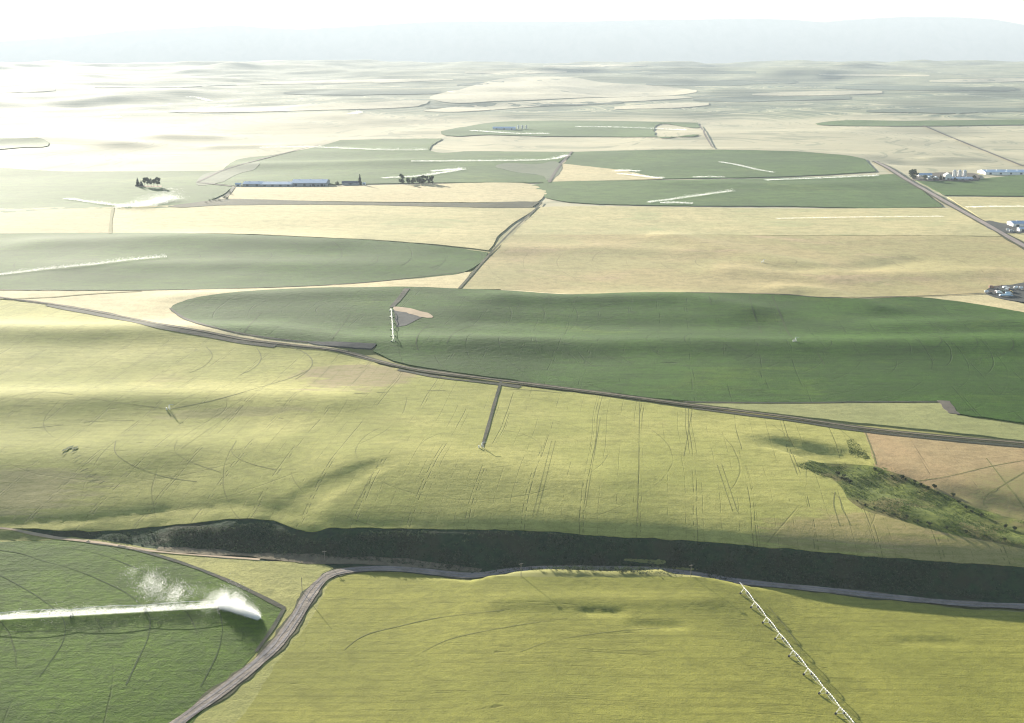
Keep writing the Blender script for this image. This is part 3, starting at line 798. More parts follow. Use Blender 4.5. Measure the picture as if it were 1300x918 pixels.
# rounded centre line
def chaikin(p, n=3):
    for _ in range(n):
        q = np.empty((2 * len(p) - 2, 2)); q[0::2] = 0.75 * p[:-1] + 0.25 * p[1:]; q[1::2] = 0.25 * p[:-1] + 0.75 * p[1:]
        p = np.vstack([p[:1], q, p[-1:]])
    return p
road_pl = chaikin(road_pl)
road_from_world("verge", road_pl, 9.4, M['verge'], 2.6, "scruffy grass verge along both sides of the gravel road", "verge", 0.4)
road_from_world("road", road_pl, 7.3, M['gravel'], 4.0, "grey gravel road bending from the bottom left round the bluff", "road", 0.12)
for off in (-1.7, 1.5):
    t = np.gradient(road_pl, axis=0); t /= np.hypot(t[:, 0], t[:, 1])[:, None]
    pl = road_pl + np.stack([-t[:, 1], t[:, 0]], 1) * off
    v, f = ribbon_w(pl, 1.0, 4.6, 0.9, 1.5)
    tag(mesh_obj("wheel_track", v, np.array(f), M['gravel_pale'], smooth=True), "worn pale wheel line along the gravel road", "track", "wheel lines on the gravel road", "structure")

diag = [(-160,362),(0,378.5),(60,386),(130,398),(200,412),(260,422),(310,432),(370,439),(430,446),(480,459),(520,468),(560,474),(640,484),(760,499),(880,515),(1000,530),(1095,544),(1200,555),(1300,563.5),(1440,580)]
strip("ditch", [(60,388),(130,401),(200,415),(260,426),(310,436),(350,440)], 9, M['ditch'], 3.0, "dark weedy ditch along the left half of the dirt track", "ditch", 0.3)
strip("verge", diag, 8.5, M['verge'], 2.8, "dark grass verge of the long diagonal dirt track", "verge", 0.35)
strip("dirt_track", diag, 2.3, M['dirt'], 4.0, "long diagonal dirt track dividing the light and dark fields", "track", 0.15)
strip("ditch", [(505,470),(560,480),(640,489),(660,492)], 6, M['ditch'], 3.4, "short dark ditch below the dirt track beside the worn patch", "ditch", 0.5)
strip("ditch", [(880,519),(1000,534),(1095,548),(1200,559),(1300,568),(1400,578)], 4, M['ditch'], 3.4, "dark ditch along the right half of the dirt track", "ditch", 0.4)
strip("dirt_track", [(583,367),(622,323),(652,292),(683,263),(688,257)], 4, M['verge'], 3.5, "dark farm track climbing between the green circle and tan field", "track", 0.25)
strip("dirt_track", [(697,232),(708,214),(726,193)], 7, M['bare'], 3.0, "grey far track between two green fields", "track", 0.2)
strip("road", [(1110,205),(1128,214),(1150,228),(1180,245),(1215,265),(1260,290),(1300,313),(1420,380)], 10, M['farm_road'], 4.0, "straight grey farm road on the right passing the silos", "road", 0.08)
strip("verge", [(1110,205),(1128,214),(1150,228),(1180,245),(1215,265),(1260,290),(1300,313),(1420,380)], 19, M['verge'], 2.6, "dark verge of the straight farm road on the right", "verge", 0.2)
strip("dirt_track", [(252,231),(285,216),(330,203),(390,188),(405,185)], 7, M['bare'], 3.0, "grey farm track along the left edge of the far green field", "track", 0.2)
strip("dirt_track", [(250,232),(296,237)], 8, M['bare'], 3.2, "short grey lane leading to the long sheds", "track", 0.2)
strip("ditch", [(297,238),(292,245),(284,252)], 7, M['ditch'], 3.2, "dark ditch at the left end of the cream coloured field", "ditch", 0.2)
strip("dirt_track", [(612,568),(620,541),(628,512),(636,485)], 2.4, M['ditch'], 3.6, "straight grey track running to a pivot hub in the wheat", "track", 0.25)
strip("dirt_track", [(497,391),(507,380),(517,367)], 6, M['ditch'], 3.6, "dark track entering the green field from its top edge", "track", 0.3)
strip("dirt_track", [(144,263),(141,280),(140,297)], 5, M['rut'], 3.2, "short dark track between buff and streaked pale fields", "track", 0.3)
strip("dirt_track", [(0,380),(60,378),(110,374),(180,370)], 3, M['rut'], 2.8, "faint curved track in the pale wedge", "track", 0.3)
strip("dirt_track", [(889,160),(897,175),(905,188)], 6, M['bare'], 3.0, "short far track climbing toward the foothills", "track", 0.2)
strip("dirt_track", [(1172,160),(1215,178),(1260,196),(1300,212)], 10, M['bare'], 3.0, "faint far track crossing the pale plain at right", "track", 0.2)
strip("dirt_track", [(-60,676),(0,671),(40,678),(75,684),(130,690),(200,701),(330,711)], 2.4, M['sandy'], 3.0, "pale sandy track along the foot of the bluff at left", "track", 0.3)

# grassy margins, with the crop edge's shadow painted into the strip colour
def edge(pts, w, m_, lab): strip("shaded_margin", pts, w, M[m_], 3.0, lab, "field edge", 0.4)
edge([(110,688),(170,698),(230,715),(290,738),(330,757),(361,773)], 3.0, 'ditch', "dark rim of painted crop shade along the near green crop")
edge([(361,773),(345,800),(325,828)], 2.0, 'ditch', "dark rim between the near green crop and the road")
edge([(216,392),(235,405),(280,418),(330,428),(390,435)], 4.0, 'ditch', "dark rounded rim at the left end of the wide green field")
edge([(-140,366),(0,368.5),(150,369),(280,367),(400,363),(480,357.5),(588,346)], 2.5, 'verge', "dark lower rim of the green crop circle")
edge([(870,371.5),(1000,374.5),(1040,378),(1150,377),(1252,373)], 3.0, 'ditch', "dark line along the bottom of the tan field")
edge([(868,511),(1000,512),(1100,511),(1193,511)], 3.0, 'ditch', "dark line under the wide green field")

# wheel ruts drawn by the irrigation machines and tractors
def rut(pts, w=0.9, m_='rut', lab="thin dark wheel rut crossing the light wheat", grp="wheel ruts in the light wheat", gaps=0.0):
    lay = {"rut": 2.0, "green_rut": 2.5}[m_]
    strip("wheel_track", pts, w * 0.65, M[m_], lay, lab, "track", 0.5, grp, gaps)
rut([(215,520),(270,509),(330,492),(370,480),(392,470)], 1.6)
rut([(365,440),(385,447),(397,459),(392,470),(375,482)], 1.5)
rut([(326,442),(332,455),(322,468),(305,476)], 1.0)
rut([(262,441),(270,452),(258,466),(240,474)], 0.8)
rut([(0,546),(60,542),(110,536),(170,534)], 1.2, gaps=0.25)
rut([(0,506),(60,498),(140,510),(215,520)], 0.8, gaps=0.3)
rut([(147,560),(146,575),(170,592),(210,606),(250,612)], 0.9)
rut([(225,560),(221,573),(245,588),(280,600)], 0.8)
rut([(300,560),(294,575),(315,588),(350,597)], 0.8)
rut([(450,500),(520,497),(600,495),(640,494),(700,498),(740,503)], 1.6, gaps=0.28)
for x0, y0, x1, y1 in ((230,570,330,500),(440,660,480,590),(676,655,700,560),(681,655,705,560),(742,650,762,530),
                       (809,660,812,505),(868,580,880,512),(930,650,910,590),(936,650,916,590)):
    rut([(x0, y0), ((x0*2+x1)/3, (y0*2+y1)/3), ((x0+2*x1)/3, (y0+2*y1)/3), (x1, y1)], 0.42, gaps=0.12)
rut([(1055,625),(1066,632),(1068,645),(1074,655),(1080,668)], 0.9)
rut([(1060,625),(1058,640),(1062,655),(1066,668)], 0.9)
pk = ("thin dark wheel rut on the dry field at right", "wheel ruts on the dry field")
rut([(1252,582),(1275,612),(1300,645),(1330,690)], 1.1, 'rut', *pk)
rut([(1300,600),(1270,618),(1252,630),(1248,642),(1262,652),(1300,660)], 1.1, 'rut', *pk)
rut([(1160,612),(1200,606),(1260,592),(1300,585)], 0.8, 'rut', *pk)
rut([(1098,548),(1108,575),(1112,590)], 1.4, 'rut', *pk)
gk = ("dark wheel rut across the wide green field", "wheel ruts in the green field")
rut([(951,376),(956,395),(967,424)], 1.8, 'green_rut', *gk)
rut([(980,376),(990,398),(1000,422),(1009,434)], 2.4, 'green_rut', *gk)
rut([(1038,449),(1043,458),(1047,464)], 1.6, 'green_rut', *gk)
rut([(900,376),(903,388)], 1.8, 'green_rut', *gk)
rut([(445,398),(436,412),(420,433)], 1.6, 'green_rut', *gk)
rut([(332,397),(320,410),(310,422)], 1.4, 'green_rut', *gk)
rut([(545,412),(532,424),(528,437),(531,445)], 1.4, 'green_rut', *gk)
rut([(600,413),(575,424),(567,437)], 1.2, 'green_rut', *gk)
rut([(1192,427),(1196,433),(1188,441),(1160,449)], 1.1, 'green_rut', *gk)
rut([(1238,430),(1242,437),(1230,447),(1190,453)], 1.1, 'green_rut', *gk)
rut([(1282,430),(1288,438),(1278,449),(1230,458)], 1.2, 'green_rut', *gk)
fk = ("dark wheel rut curving through the near green crop", "wheel ruts in the near green crop")
rut([(-40,690),(0,699),(26,703),(56,713),(80,719),(106,728),(136,741),(160,753),(180,770),(190,785),(190,800),(185,818),(178,832),(160,870)], 0.9, 'green_rut', *fk)
rut([(-20,722),(8,735),(40,753),(62,768),(78,782),(83,798),(80,815),(72,829),(50,860)], 0.8, 'green_rut', *fk)
rut([(90,696),(130,705),(180,725),(220,742),(255,760),(276,774),(282,792),(281,810),(276,830),(255,872)], 0.9, 'green_rut', *fk)
rut([(0,803),(80,801),(180,793),(270,780)], 0.6, 'green_rut', *fk, 0.35)
ck = ("dark wheel rut in the green crop circle", "wheel ruts in the crop circle")
rut([(480,325),(478,334),(462,338)], 1.6, 'green_rut', *ck)
rut([(522,328),(516,334),(508,338)], 1.6, 'green_rut', *ck)
rut([(566,328),(562,335),(545,341)], 1.5, 'green_rut', *ck)
rut([(290,326),(300,327),(308,327)], 3.0, 'green_rut', *ck)
nk = ("faint wheel rut in the front wheat field", "wheel ruts in the front wheat")
rut([(436,826),(460,808),(500,797),(560,784),(640,775)], 0.8, 'rut', *nk)
rut([(536,828),(570,812),(640,797),(720,785)], 0.8, 'rut', *nk)
rut([(660,828),(700,814),(780,802),(866,796)], 0.8, 'rut', *nk)
rut([(975,770),(985,782),(1000,800),(1018,826)], 0.7, 'rut', *nk)

M['dust_toe'] = soil("dusty_toe_grass", (0.20,0.165,0.10), (0.13,0.11,0.07), 0.2, 1.0)
strip("dust_strip", [(200,697),(330,706),(412,712),(470,713),(540,718),(610,726)], 7.5, M['dust_toe'], 2.2, "brownish strip standing in for dust haze along the foot of the shaded bluff", "grass strip", 0.7)  # ground strip standing in for a vehicle's dust haze over dry grass

# bands of grain and sage on the foothills
M['sage_band'] = crop("foothill_sage", (0.10,0.14,0.085), (0.085,0.125,0.08), (0.13,0.16,0.09), 0.58, streak=(0.0015,0.006), streak_amt=0.2, patch=1/500, bump=0.2, seed=27, fine=0.12)
def band(x0, x1, y0, y1, th, m_, lab):
    xs_ = np.linspace(x0, x1, 9); ys_ = np.linspace(y0, y1, 9); pr = th * np.sin(np.linspace(0.15, 2.95, 9)) ** 0.5 * (0.7 + 0.6 * rng.random(9))
    pts = [(a, b - w * 0.5) for a, b, w in zip(xs_, ys_, pr)] + [(a, b + w * 0.5) for a, b, w in list(zip(xs_, ys_, pr))[::-1]]
    field("grain_band" if m_ != 'sage_band' else "sage_band", pts, M[m_], 0.5, lab, q=0.012, step=10, skirt=0.2)
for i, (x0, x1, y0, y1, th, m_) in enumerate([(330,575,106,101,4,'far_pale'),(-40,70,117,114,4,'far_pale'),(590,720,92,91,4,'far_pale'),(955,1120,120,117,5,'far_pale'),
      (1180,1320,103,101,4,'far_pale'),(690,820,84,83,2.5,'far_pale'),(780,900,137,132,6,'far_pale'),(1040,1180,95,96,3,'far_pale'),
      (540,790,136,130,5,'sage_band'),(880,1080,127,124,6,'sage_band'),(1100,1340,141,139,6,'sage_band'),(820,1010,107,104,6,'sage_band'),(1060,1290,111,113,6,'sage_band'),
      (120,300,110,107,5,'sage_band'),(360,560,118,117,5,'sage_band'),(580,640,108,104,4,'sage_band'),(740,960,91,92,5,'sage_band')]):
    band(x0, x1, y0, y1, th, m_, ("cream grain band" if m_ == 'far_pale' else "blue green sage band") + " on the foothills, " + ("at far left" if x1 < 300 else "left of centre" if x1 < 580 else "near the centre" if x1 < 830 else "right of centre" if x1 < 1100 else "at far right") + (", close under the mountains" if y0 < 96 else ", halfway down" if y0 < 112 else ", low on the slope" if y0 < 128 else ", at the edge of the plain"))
# low weeds in the wheat, in short slanting rows
M['weed_row'] = soil("weed_rows", (0.085,0.115,0.034), (0.050,0.072,0.022), 0.5, 1.0)
for a, b, L in [(83,572,9),(89,569,9),(95,570,8),(81,577,5),(93,574,7),(94,583,8),(99,581,9),(97,587,6),(105,587,7),(101,594,6),(107,598,9),(113,601,10),(118,605,10),(112,606,7),(124,609,9),(121,613,8),(129,614,8),(117,611,6)]:
    strip("weed_patch", [(a - L*.5, b + 2.2), (a, b), (a + L*.5, b - 2.2)], 2.8, M['weed_row'], 4.5, "short slanting streak of low dark weeds in the left wheat", "weed patch", 0.8, "weed streaks in the left wheat", taper=True, kind="thing")
# ================================================================== things
def scale_at(x, y, z):
    """metres on the ground that one picture pixel spans there"""
    return (y * CP + (CAM_Z - z) * SP) / F_PX

M['bark'] = plain("bark", (0.10,0.085,0.065), 0.9, 0.1, 0.4, 2.0)
def leaf_mat(name, c1, c2, tr=0.3):
    b = NB(name)
    n = b.noise(b.pos, 0.55, 3, 0.6)
    c = b.mix(b.ramp(n, 0.38, 0.62), C4(c1), C4(c2))
    t = b.n.new("ShaderNodeBsdfTranslucent"); b.l.new(c, t.inputs[0])
    b.put(b.bsdf.inputs["Base Color"], c)
    mx = b.n.new("ShaderNodeMixShader"); mx.inputs[0].default_value = tr
    b.l.new(b.bsdf.outputs[0], mx.inputs[1]); b.l.new(t.outputs[0], mx.inputs[2])
    b.l.new(mx.outputs[0], b.n["Material Output"].inputs["Surface"])
    return b.m
M['leaf'] = leaf_mat("tree_leaves", (0.055,0.080,0.030), (0.035,0.055,0.024))
M['conifer'] = leaf_mat("conifer_needles", (0.030,0.050,0.026), (0.022,0.038,0.022), 0.15)
M['scrub'] = leaf_mat("scrub_leaves", (0.060,0.078,0.034), (0.034,0.048,0.024), 0.2)
M['sage'] = leaf_mat("sage_leaves", (0.085,0.115,0.060), (0.040,0.060,0.032), 0.2)
M['pale_weed'] = leaf_mat("pale_weed_leaves", (0.12,0.15,0.045), (0.08,0.11,0.035), 0.3)
M['weed'] = leaf_mat("weed_leaves", (0.075,0.115,0.030), (0.050,0.080,0.024), 0.3)

def leaves(centres, radii, n, size, squash=1.0):
    """leaf-sized triangles scattered over and through clumps; returns verts, faces"""
    cs = np.array(centres, float); rs = np.array(radii, float)
    k = rng.choice(len(cs), n, p=rs**2 / (rs**2).sum())
    d = rng.standard_normal((n, 3)); d /= np.linalg.norm(d, axis=1)[:, None]
    r = rs[k] * (0.55 + 0.5 * rng.random(n) ** 0.6)
    p = cs[k] + d * r[:, None] * np.array([1, 1, squash])
    u = rng.standard_normal((n, 3)); u /= np.linalg.norm(u, axis=1)[:, None]
    w = np.cross(u, d + 0.4 * rng.standard_normal((n, 3))); w /= np.linalg.norm(w, axis=1)[:, None] + 1e-9
    s = (size * (0.6 + 0.8 * rng.random(n)))[:, None]
    v = np.stack([p - u*s*0.6 - w*s*0.5, p + u*s*0.6 - w*s*0.35, p + w*s*0.75], 1).reshape(-1, 3)
    return v, np.arange(3 * n).reshape(n, 3)

def tree(h, w, mat, label, loc, kind="round", group=None, bare=0.2, seed=0, n=1500):
    r = random.Random(seed)
    e = empty("conifer_tree" if kind == "cone" else "tree", loc, r.random() * 6)
    tag(e, label, "tree", group)
    t = MB(); cs, rs = [], []
    if kind == "cone":
        t.tube((0,0,-1), (0,0,h*0.9), w*0.055, w*0.012, 7)
        for i in range(16):
            f = i / 15; z = h * (0.08 + 0.88 * f); rad = w * 0.5 * (1 - f) ** 0.8 * (0.8 + 0.4 * r.random())
            for j in range(3):
                a = r.random() * 6.28; cs.append((math.cos(a)*rad*0.5, math.sin(a)*rad*0.5, z)); rs.append(max(0.3, rad * 0.62))
    else:
        t.tube((0,0,-1), (r.uniform(-.3,.3), r.uniform(-.3,.3), h*0.45), h*0.028, h*0.017, 8)
        top = Vector((0, 0, h*0.45))
        for i in range(6):
            a = i * 1.05 + r.random(); q = Vector((math.cos(a)*w*0.28, math.sin(a)*w*0.28, h*(0.6+0.25*r.random())))
            t.tube(top - Vector((0,0,h*0.1*r.random())), q, h*0.012, h*0.004, 6)
        for i in range(17):
            a = r.random()*6.28; f = r.random(); z = h*(bare + (1-bare)*(0.1+0.82*f))
            rad = w*0.5*math.sqrt(max(0.05, 1-(1.7*f-0.8)**2))*(0.35+0.5*r.random())
            cs.append((math.cos(a)*rad, math.sin(a)*rad, z)); rs.append(w*(0.13+0.11*r.random()))
    t.build("trunk", M['bark'], e)
    v, f = leaves(cs, rs, n, h*0.066, 0.85)
    mesh_obj("crown", v, f, mat, e)
    return e

def tree_at(px, py, hp, wp, **kw):
    x, y, z = at1(px, py); m = scale_at(x, y, z)
    return tree(hp*m, wp*m, loc=(x, y, z), **kw)

# row of trees on the bare strip
row = [(175,236.6,11.5,5,"cone",0.05,"tall dark conifer at the left end of the tree row"),
       (179.5,236.4,8,4.5,"cone",0.05,"short dark conifer, second from the left in the tree row"),
       (184,236.8,11.5,5.5,"round",0.35,"leafy tree with bare trunk just right of the two conifers"),
       (188,237.2,11.8,5,"round",0.35,"leafy tree third from the right end of the row's tall ones"),
       (192,237.4,10.5,4.6,"round",0.35,"slightly lower leafy tree in the middle of the tree row"),
       (195.5,237.6,10,4.4,"round",0.4,"slim leafy tree left of the broad end tree"),
       (200.5,237.2,12.2,7.5,"round",0.3,"broad leafy tree at the right end of the tree row")]
for i, (a, b, hp, wp, k, bare, lab) in enumerate(row):
    tree_at(a, b, hp, wp, mat=M['conifer'] if k == "cone" else M['leaf'], label=lab, kind=k, bare=bare, seed=i+1, group="row of trees on the bare strip")
clump = [(510,232.8,12,8,"tall round tree at the left end of the clump by the cream field"),
         (518,233,7,7,"low rounded tree second in the clump by the cream field"),
         (525,233.2,7.5,7,"low rounded tree in the dip of the clump"),
         (532,233.3,9.5,7.5,"middle height tree right of the dip in the clump"),
         (538,233.4,11,8,"tall leafy tree in the right half of the clump"),
         (544,233.4,10.5,7,"leafy tree next to the right end of the clump"),
         (549,233.4,10.5,6,"last leafy tree at the right end of the clump")]
for i, (a, b, hp, wp, lab) in enumerate(clump):
    tree_at(a, b, hp, wp, mat=M['leaf'], label=lab, bare=0.06, seed=20+i, group="tree clump above the cream field")
tree_at(457, 234, 13, 4.2, mat=M['conifer'], kind="cone", label="lone narrow dark conifer beside the low dark house", seed=41)
tree_at(428, 234.5, 4, 6, mat=M['leaf'], label="small round bush tree right of the long sheds", bare=0.05, seed=42)
for i, (a, b, hp, wp, k, lab) in enumerate([(1160,227,13,11,"round","big round dark tree at the left end of the silo farm"),
        (1174,228,5,7,"round","low tree in front of the blue roofed farmhouse"),
        (1194,228.6,8,4,"cone","dark conifer left of the white elevator building"),
        (1198,228.4,6.5,3.6,"cone","smaller conifer close to the white elevator building"),
        (1213,229.6,4.5,5,"round","bush tree under the three silos"),
        (1237,227,4,6,"round","bush tree at the right end of the low blue shed"),
        (1186,229,4,5,"round","small tree between the two little farm houses")]):
    tree_at(a, b, hp, wp, mat=M['conifer'] if k == "cone" else M['leaf'], kind=k, label=lab, bare=0.08, seed=50+i, group="trees at the silo farm")
for i, (a, b, hp, wp) in enumerate([(266,256,3,5),(272,254.5,4,6),(278,255,3.5,5),(285,252,5,6),(291,246,4,5),(262,258,2.5,4)]):
    tree_at(a, b, hp, wp, mat=M['leaf'], label="dark bush in the ditch left of the cream coloured field", bare=0.02, seed=70+i, n=300, group="bushes in the ditch")
for i, a in enumerate((394, 399, 404, 409, 412)):
    tree_at(a, 236.5, 3.0, 2.2, mat=M['conifer'], kind="cone", label="small dark conifer in front of the long pale shed", seed=80+i, n=300, group="small conifers in front of the long shed")

# ------------------------------------------------------------------ buildings
M['roof_pale'] = plain("pale_metal_roof", (0.60,0.68,0.76), 0.35, 0.5, 0.12, 0.3)
M['roof_blue'] = plain("blue_metal_roof", (0.30,0.44,0.60), 0.35, 0.5, 0.15, 0.3)
M['roof_dark'] = plain("dark_roof", (0.13,0.15,0.18), 0.7, 0.2, 0.2, 0.3)
M['white'] = plain("white_paint", (0.80,0.79,0.75), 0.6, 0.3, 0.08, 0.3)
M['grey_wall'] = plain("grey_wall", (0.34,0.36,0.38), 0.7, 0.2, 0.15, 0.3)
M['door'] = plain("dark_door", (0.10,0.11,0.12), 0.6, 0.3)
M['steel'] = plain("galvanised_steel", (0.62,0.63,0.64), 0.35, 0.5, 0.15, 0.8, 0.5)
M['glass'] = plain("window_glass", (0.05,0.07,0.09), 0.15, 0.5)

def building(name, label, px, py, wp, depth, wall_h, roof_h, roofm, wallm, cat="shed", rz=0.0, doors=3, along=True, group=None, windows=0):
    x, y, z = at1(px, py); m = scale_at(x, y, z); w = wp * m
    e = empty(name, (x, y + depth/2, z + 0.2), rz); tag(e, label, cat, group)
    W, Dp = (w/2, depth/2)
    b = MB(); b.box(-W, W, -Dp, Dp, -3, wall_h)
    if along:
        for sx in (-1, 1):
            q = [(sx*W, -Dp, wall_h), (sx*W, Dp, wall_h), (sx*W, 0, wall_h + roof_h)]
            b.poly(q if sx > 0 else q[::-1])
    else: b.poly([(-W,-Dp,wall_h),(W,-Dp,wall_h),(0,-Dp,wall_h+roof_h)]); b.poly([(W,Dp,wall_h),(-W,Dp,wall_h),(0,Dp,wall_h+roof_h)])
    b.build("wall", wallm, e)
    rf = MB(); o, tk = 0.6, 0.25
    if along:
        k = roof_h / Dp
        prof = [(-Dp-o, wall_h-o*k+.02), (0, wall_h+roof_h+.02), (Dp+o, wall_h-o*k+.02), (Dp+o, wall_h-o*k+tk), (0, wall_h+roof_h+tk), (-Dp-o, wall_h-o*k+tk)]
        n0 = len(prof)
        rf.v = [(-W-o, a, c) for a, c in prof] + [(W+o, a, c) for a, c in prof]
        rf.f = [tuple(range(n0))[::-1], tuple(range(n0, 2*n0))] + [(i, (i+1) % n0, n0+(i+1) % n0, n0+i) for i in range(n0)]
    else:
        k = roof_h / W
        rf.prism([(-W-o, wall_h-o*k+.02), (0, wall_h+roof_h+.02), (W+o, wall_h-o*k+.02), (W+o, wall_h-o*k+tk), (0, wall_h+roof_h+tk), (-W-o, wall_h-o*k+tk)], -Dp-o, Dp+o)
    r_ = rf.build("roof", roofm, e)
    if along and w > 40:
        for i in range(max(2, int(w / 22))):
            vx = -W + (i + 0.5) * 2 * W / max(2, int(w / 22))
            v = MB(); v.box(vx-.8, vx+.8, -.8, .8, wall_h+roof_h-.4, wall_h+roof_h+1.1); v.build("roof_vent", M['steel'], r_)
    for i in range(doors):
        dx = -W + (i + 0.5) * 2 * W / doors; dw = min(2.6, W/doors*0.6)
        d = MB(); d.box(dx-dw, dx+dw, -Dp-.12, -Dp+.05, -.2, min(wall_h*0.82, 4.2)); d.build("door", M['door'], e)
    for i in range(windows):
        dx = -W + (i + 0.5) * 2 * W / windows
        d = MB(); d.box(dx-.7, dx+.7, -Dp-.1, -Dp+.05, wall_h*0.45, wall_h*0.8); d.build("window", M['glass'], e)
    return e

building("storage_shed", "long low storage shed with pale metal roof left of the tallest shed", 351, 236.8, 40, 44, 4.5, 3.5, M['roof_pale'], M['grey_wall'], doors=4)
building("storage_shed", "tallest long storage shed with bright pale blue roof", 392, 236.2, 44, 56, 6.5, 5.0, M['roof_pale'], M['grey_wall'], doors=4)
building("storage_shed", "darker roofed storage shed at the left end of the long sheds", 320, 236.6, 24, 40, 5.0, 3.5, M['roof_blue'], M['grey_wall'], doors=2)
building("farmhouse", "small white roofed house at the far left of the long sheds", 302, 236.2, 7, 10, 3.5, 2.5, M['roof_pale'], M['white'], "house", doors=1, windows=2)
building("farmhouse", "low dark roofed house left of the lone conifer", 445, 234.3, 22, 16, 3.6, 3.0, M['roof_dark'], M['grey_wall'], "house", doors=1, windows=4)
building("farm_shed", "tiny white shed right of the lone conifer", 462, 234.6, 4, 6, 2.8, 1.4, M['roof_pale'], M['white'], doors=1)
building("farmhouse", "blue roofed farmhouse beside the big round tree", 1175, 224.5, 17, 16, 4.5, 3.0, M['roof_blue'], M['white'], "house", doors=1, windows=3)
building("farm_shed", "white gabled little house in front of the blue roofed farmhouse", 1180, 228.3, 5, 9, 4.0, 3.0, M['roof_pale'], M['white'], "house", doors=1, along=False, windows=0)
building("farm_shed", "small white outbuilding between the little house and the conifers", 1189, 228.3, 5, 9, 4.5, 2.2, M['roof_pale'], M['white'], doors=1, along=False)
building("elevator", "tall white grain elevator building left of the silos", 1204, 228.6, 8.5, 14, 11, 4.5, M['white'], M['white'], "grain elevator", doors=1, along=False)
building("farm_shed", "low blue roofed shed in front of the three silos", 1222, 229.0, 27, 22, 4.0, 2.6, M['roof_pale'], M['grey_wall'], doors=3)
building("storage_shed", "very long blue roofed shed behind the far right green field", 1290, 221.5, 78, 50, 5.0, 4.0, M['roof_blue'], M['white'], doors=6)
building("farm_shed", "blue roofed white shed at the right edge behind the dark yard", 1304, 288.5, 36, 26, 6.0, 3.0, M['roof_blue'], M['white'], doors=3)
building("farm_shed", "small white shed nearest the dark yard at the right edge", 1304, 294.5, 20, 10, 5.0, 2.0, M['roof_pale'], M['white'], doors=2)
building("storage_shed", "distant long shed with light blue roof in the far green field", 640, 164.6, 29, 40, 5.5, 4.0, M['roof_blue'], M['roof_pale'], doors=3)

def silo(label, px, py, wp, hp, group):
    x, y, z = at1(px, py); m = scale_at(x, y, z); r, h = wp*m/2, hp*m
    e = empty("silo", (x, y, z)); tag(e, label, "silo", group)
    b = MB(); k = 7
    for i in range(k): b.tube((0,0,h*i/k), (0,0,h*(i+1)/k-.12), r, r, 24); b.tube((0,0,h*(i+1)/k-.12), (0,0,h*(i+1)/k), r*0.985, r*0.985, 24, False)
    b.build("wall", M['steel'], e, )
    c = MB(); c.tube((0,0,h), (0,0,h+r*0.7), r*1.04, r*0.12, 24); ro = c.build("roof", M['steel'], e)
    d = MB(); d.tube((0,0,h+r*0.7), (0,0,h+r*0.7+.8), r*0.14, r*0.14, 10); d.build("cap", M['white'], ro)
    l = MB()
    for s_ in (-.3, .3): l.tube((s_, -r-.2, 0), (s_, -r-.2, h), .06, .06, 5)
    for i in range(int(h/0.6)): l.tube((-.3, -r-.2, .4+i*.6), (.3, -r-.2, .4+i*.6), .04, .04, 4)
    l.build("ladder", M['steel'], e)
for i, a in enumerate((1211.5, 1218, 1224.5)):
    silo(["steel silo nearest the white elevator building", "middle one of the three steel silos", "steel silo farthest from the white elevator building"][i], a, 224.4, 4.6, 7.2, "silos at the farm")
for i, a in enumerate((658, 663, 668)):
    silo("tiny pale silo beside the distant blue roofed shed", a, 164, 2.6, 4.0, "silos at the distant farm")

# ------------------------------------------------------------------ farm machines in the yard
PAINT = {k: plain(k + "_paint", c, 0.4, 0.5, 0.15, 1.5) for k, c in dict(white=(.78,.77,.74), red=(.42,.10,.07), green=(.08,.22,.07), yellow=(.60,.42,.08), blue=(.35,.52,.66), rust=(.30,.16,.10), grey=(.38,.39,.40)).items()}
M['tyre'] = plain("tyre_rubber", (0.03,0.03,0.03), 0.9, 0.2)
def wheel(x, y, r, w, par):
    t = MB(); t.tube((x, y-w/2, r), (x, y+w/2, r), r, r, 16); o = t.build("wheel", M['tyre'], par)
    h = MB(); h.tube((x, y-w/2-.03, r), (x, y+w/2+.03, r), r*.5, r*.5, 12); h.build("rim", PAINT['grey'], o)
def yard(name, px, py, rz, label, cat):
    x, y, z = at1(px, py); e = empty(name, (x, y, z + lift(3.0, math.hypot(x, y)) + .02), rz); return tag(e, label, cat)
def truck(px, py, rz, cabm, boxm, label, L=8.5):
    e = yard("truck", px, py, rz, label, "truck")
    b = MB(); b.box(-L/2, L/2, -.5, .5, .75, 1.05); b.build("chassis", PAINT['grey'], e)
    b = MB(); b.box(-L/2, L/2-2.6, -1.25, 1.25, 1.06, 3.7); b.build("cargo_box", boxm, e)
    b = MB(); b.prism([(L/2-2.4,.9),(L/2,.9),(L/2,1.9),(L/2-.9,2.1),(L/2-1.3,3.0),(L/2-2.4,3.0)], -1.15, 1.15); c = b.build("cab", cabm, e)
    b = MB(); b.poly([(L/2-.93,-1,2.16),(L/2-.93,1,2.16),(L/2-1.24,1,2.9),(L/2-1.24,-1,2.9)]); b.build("windscreen", M['glass'], c)
    for wx in (-L/2+1.2, -L/2+2.4, L/2-1.3):
        for s_ in (-1.05, 1.05): wheel(wx, s_, .52, .35, e)
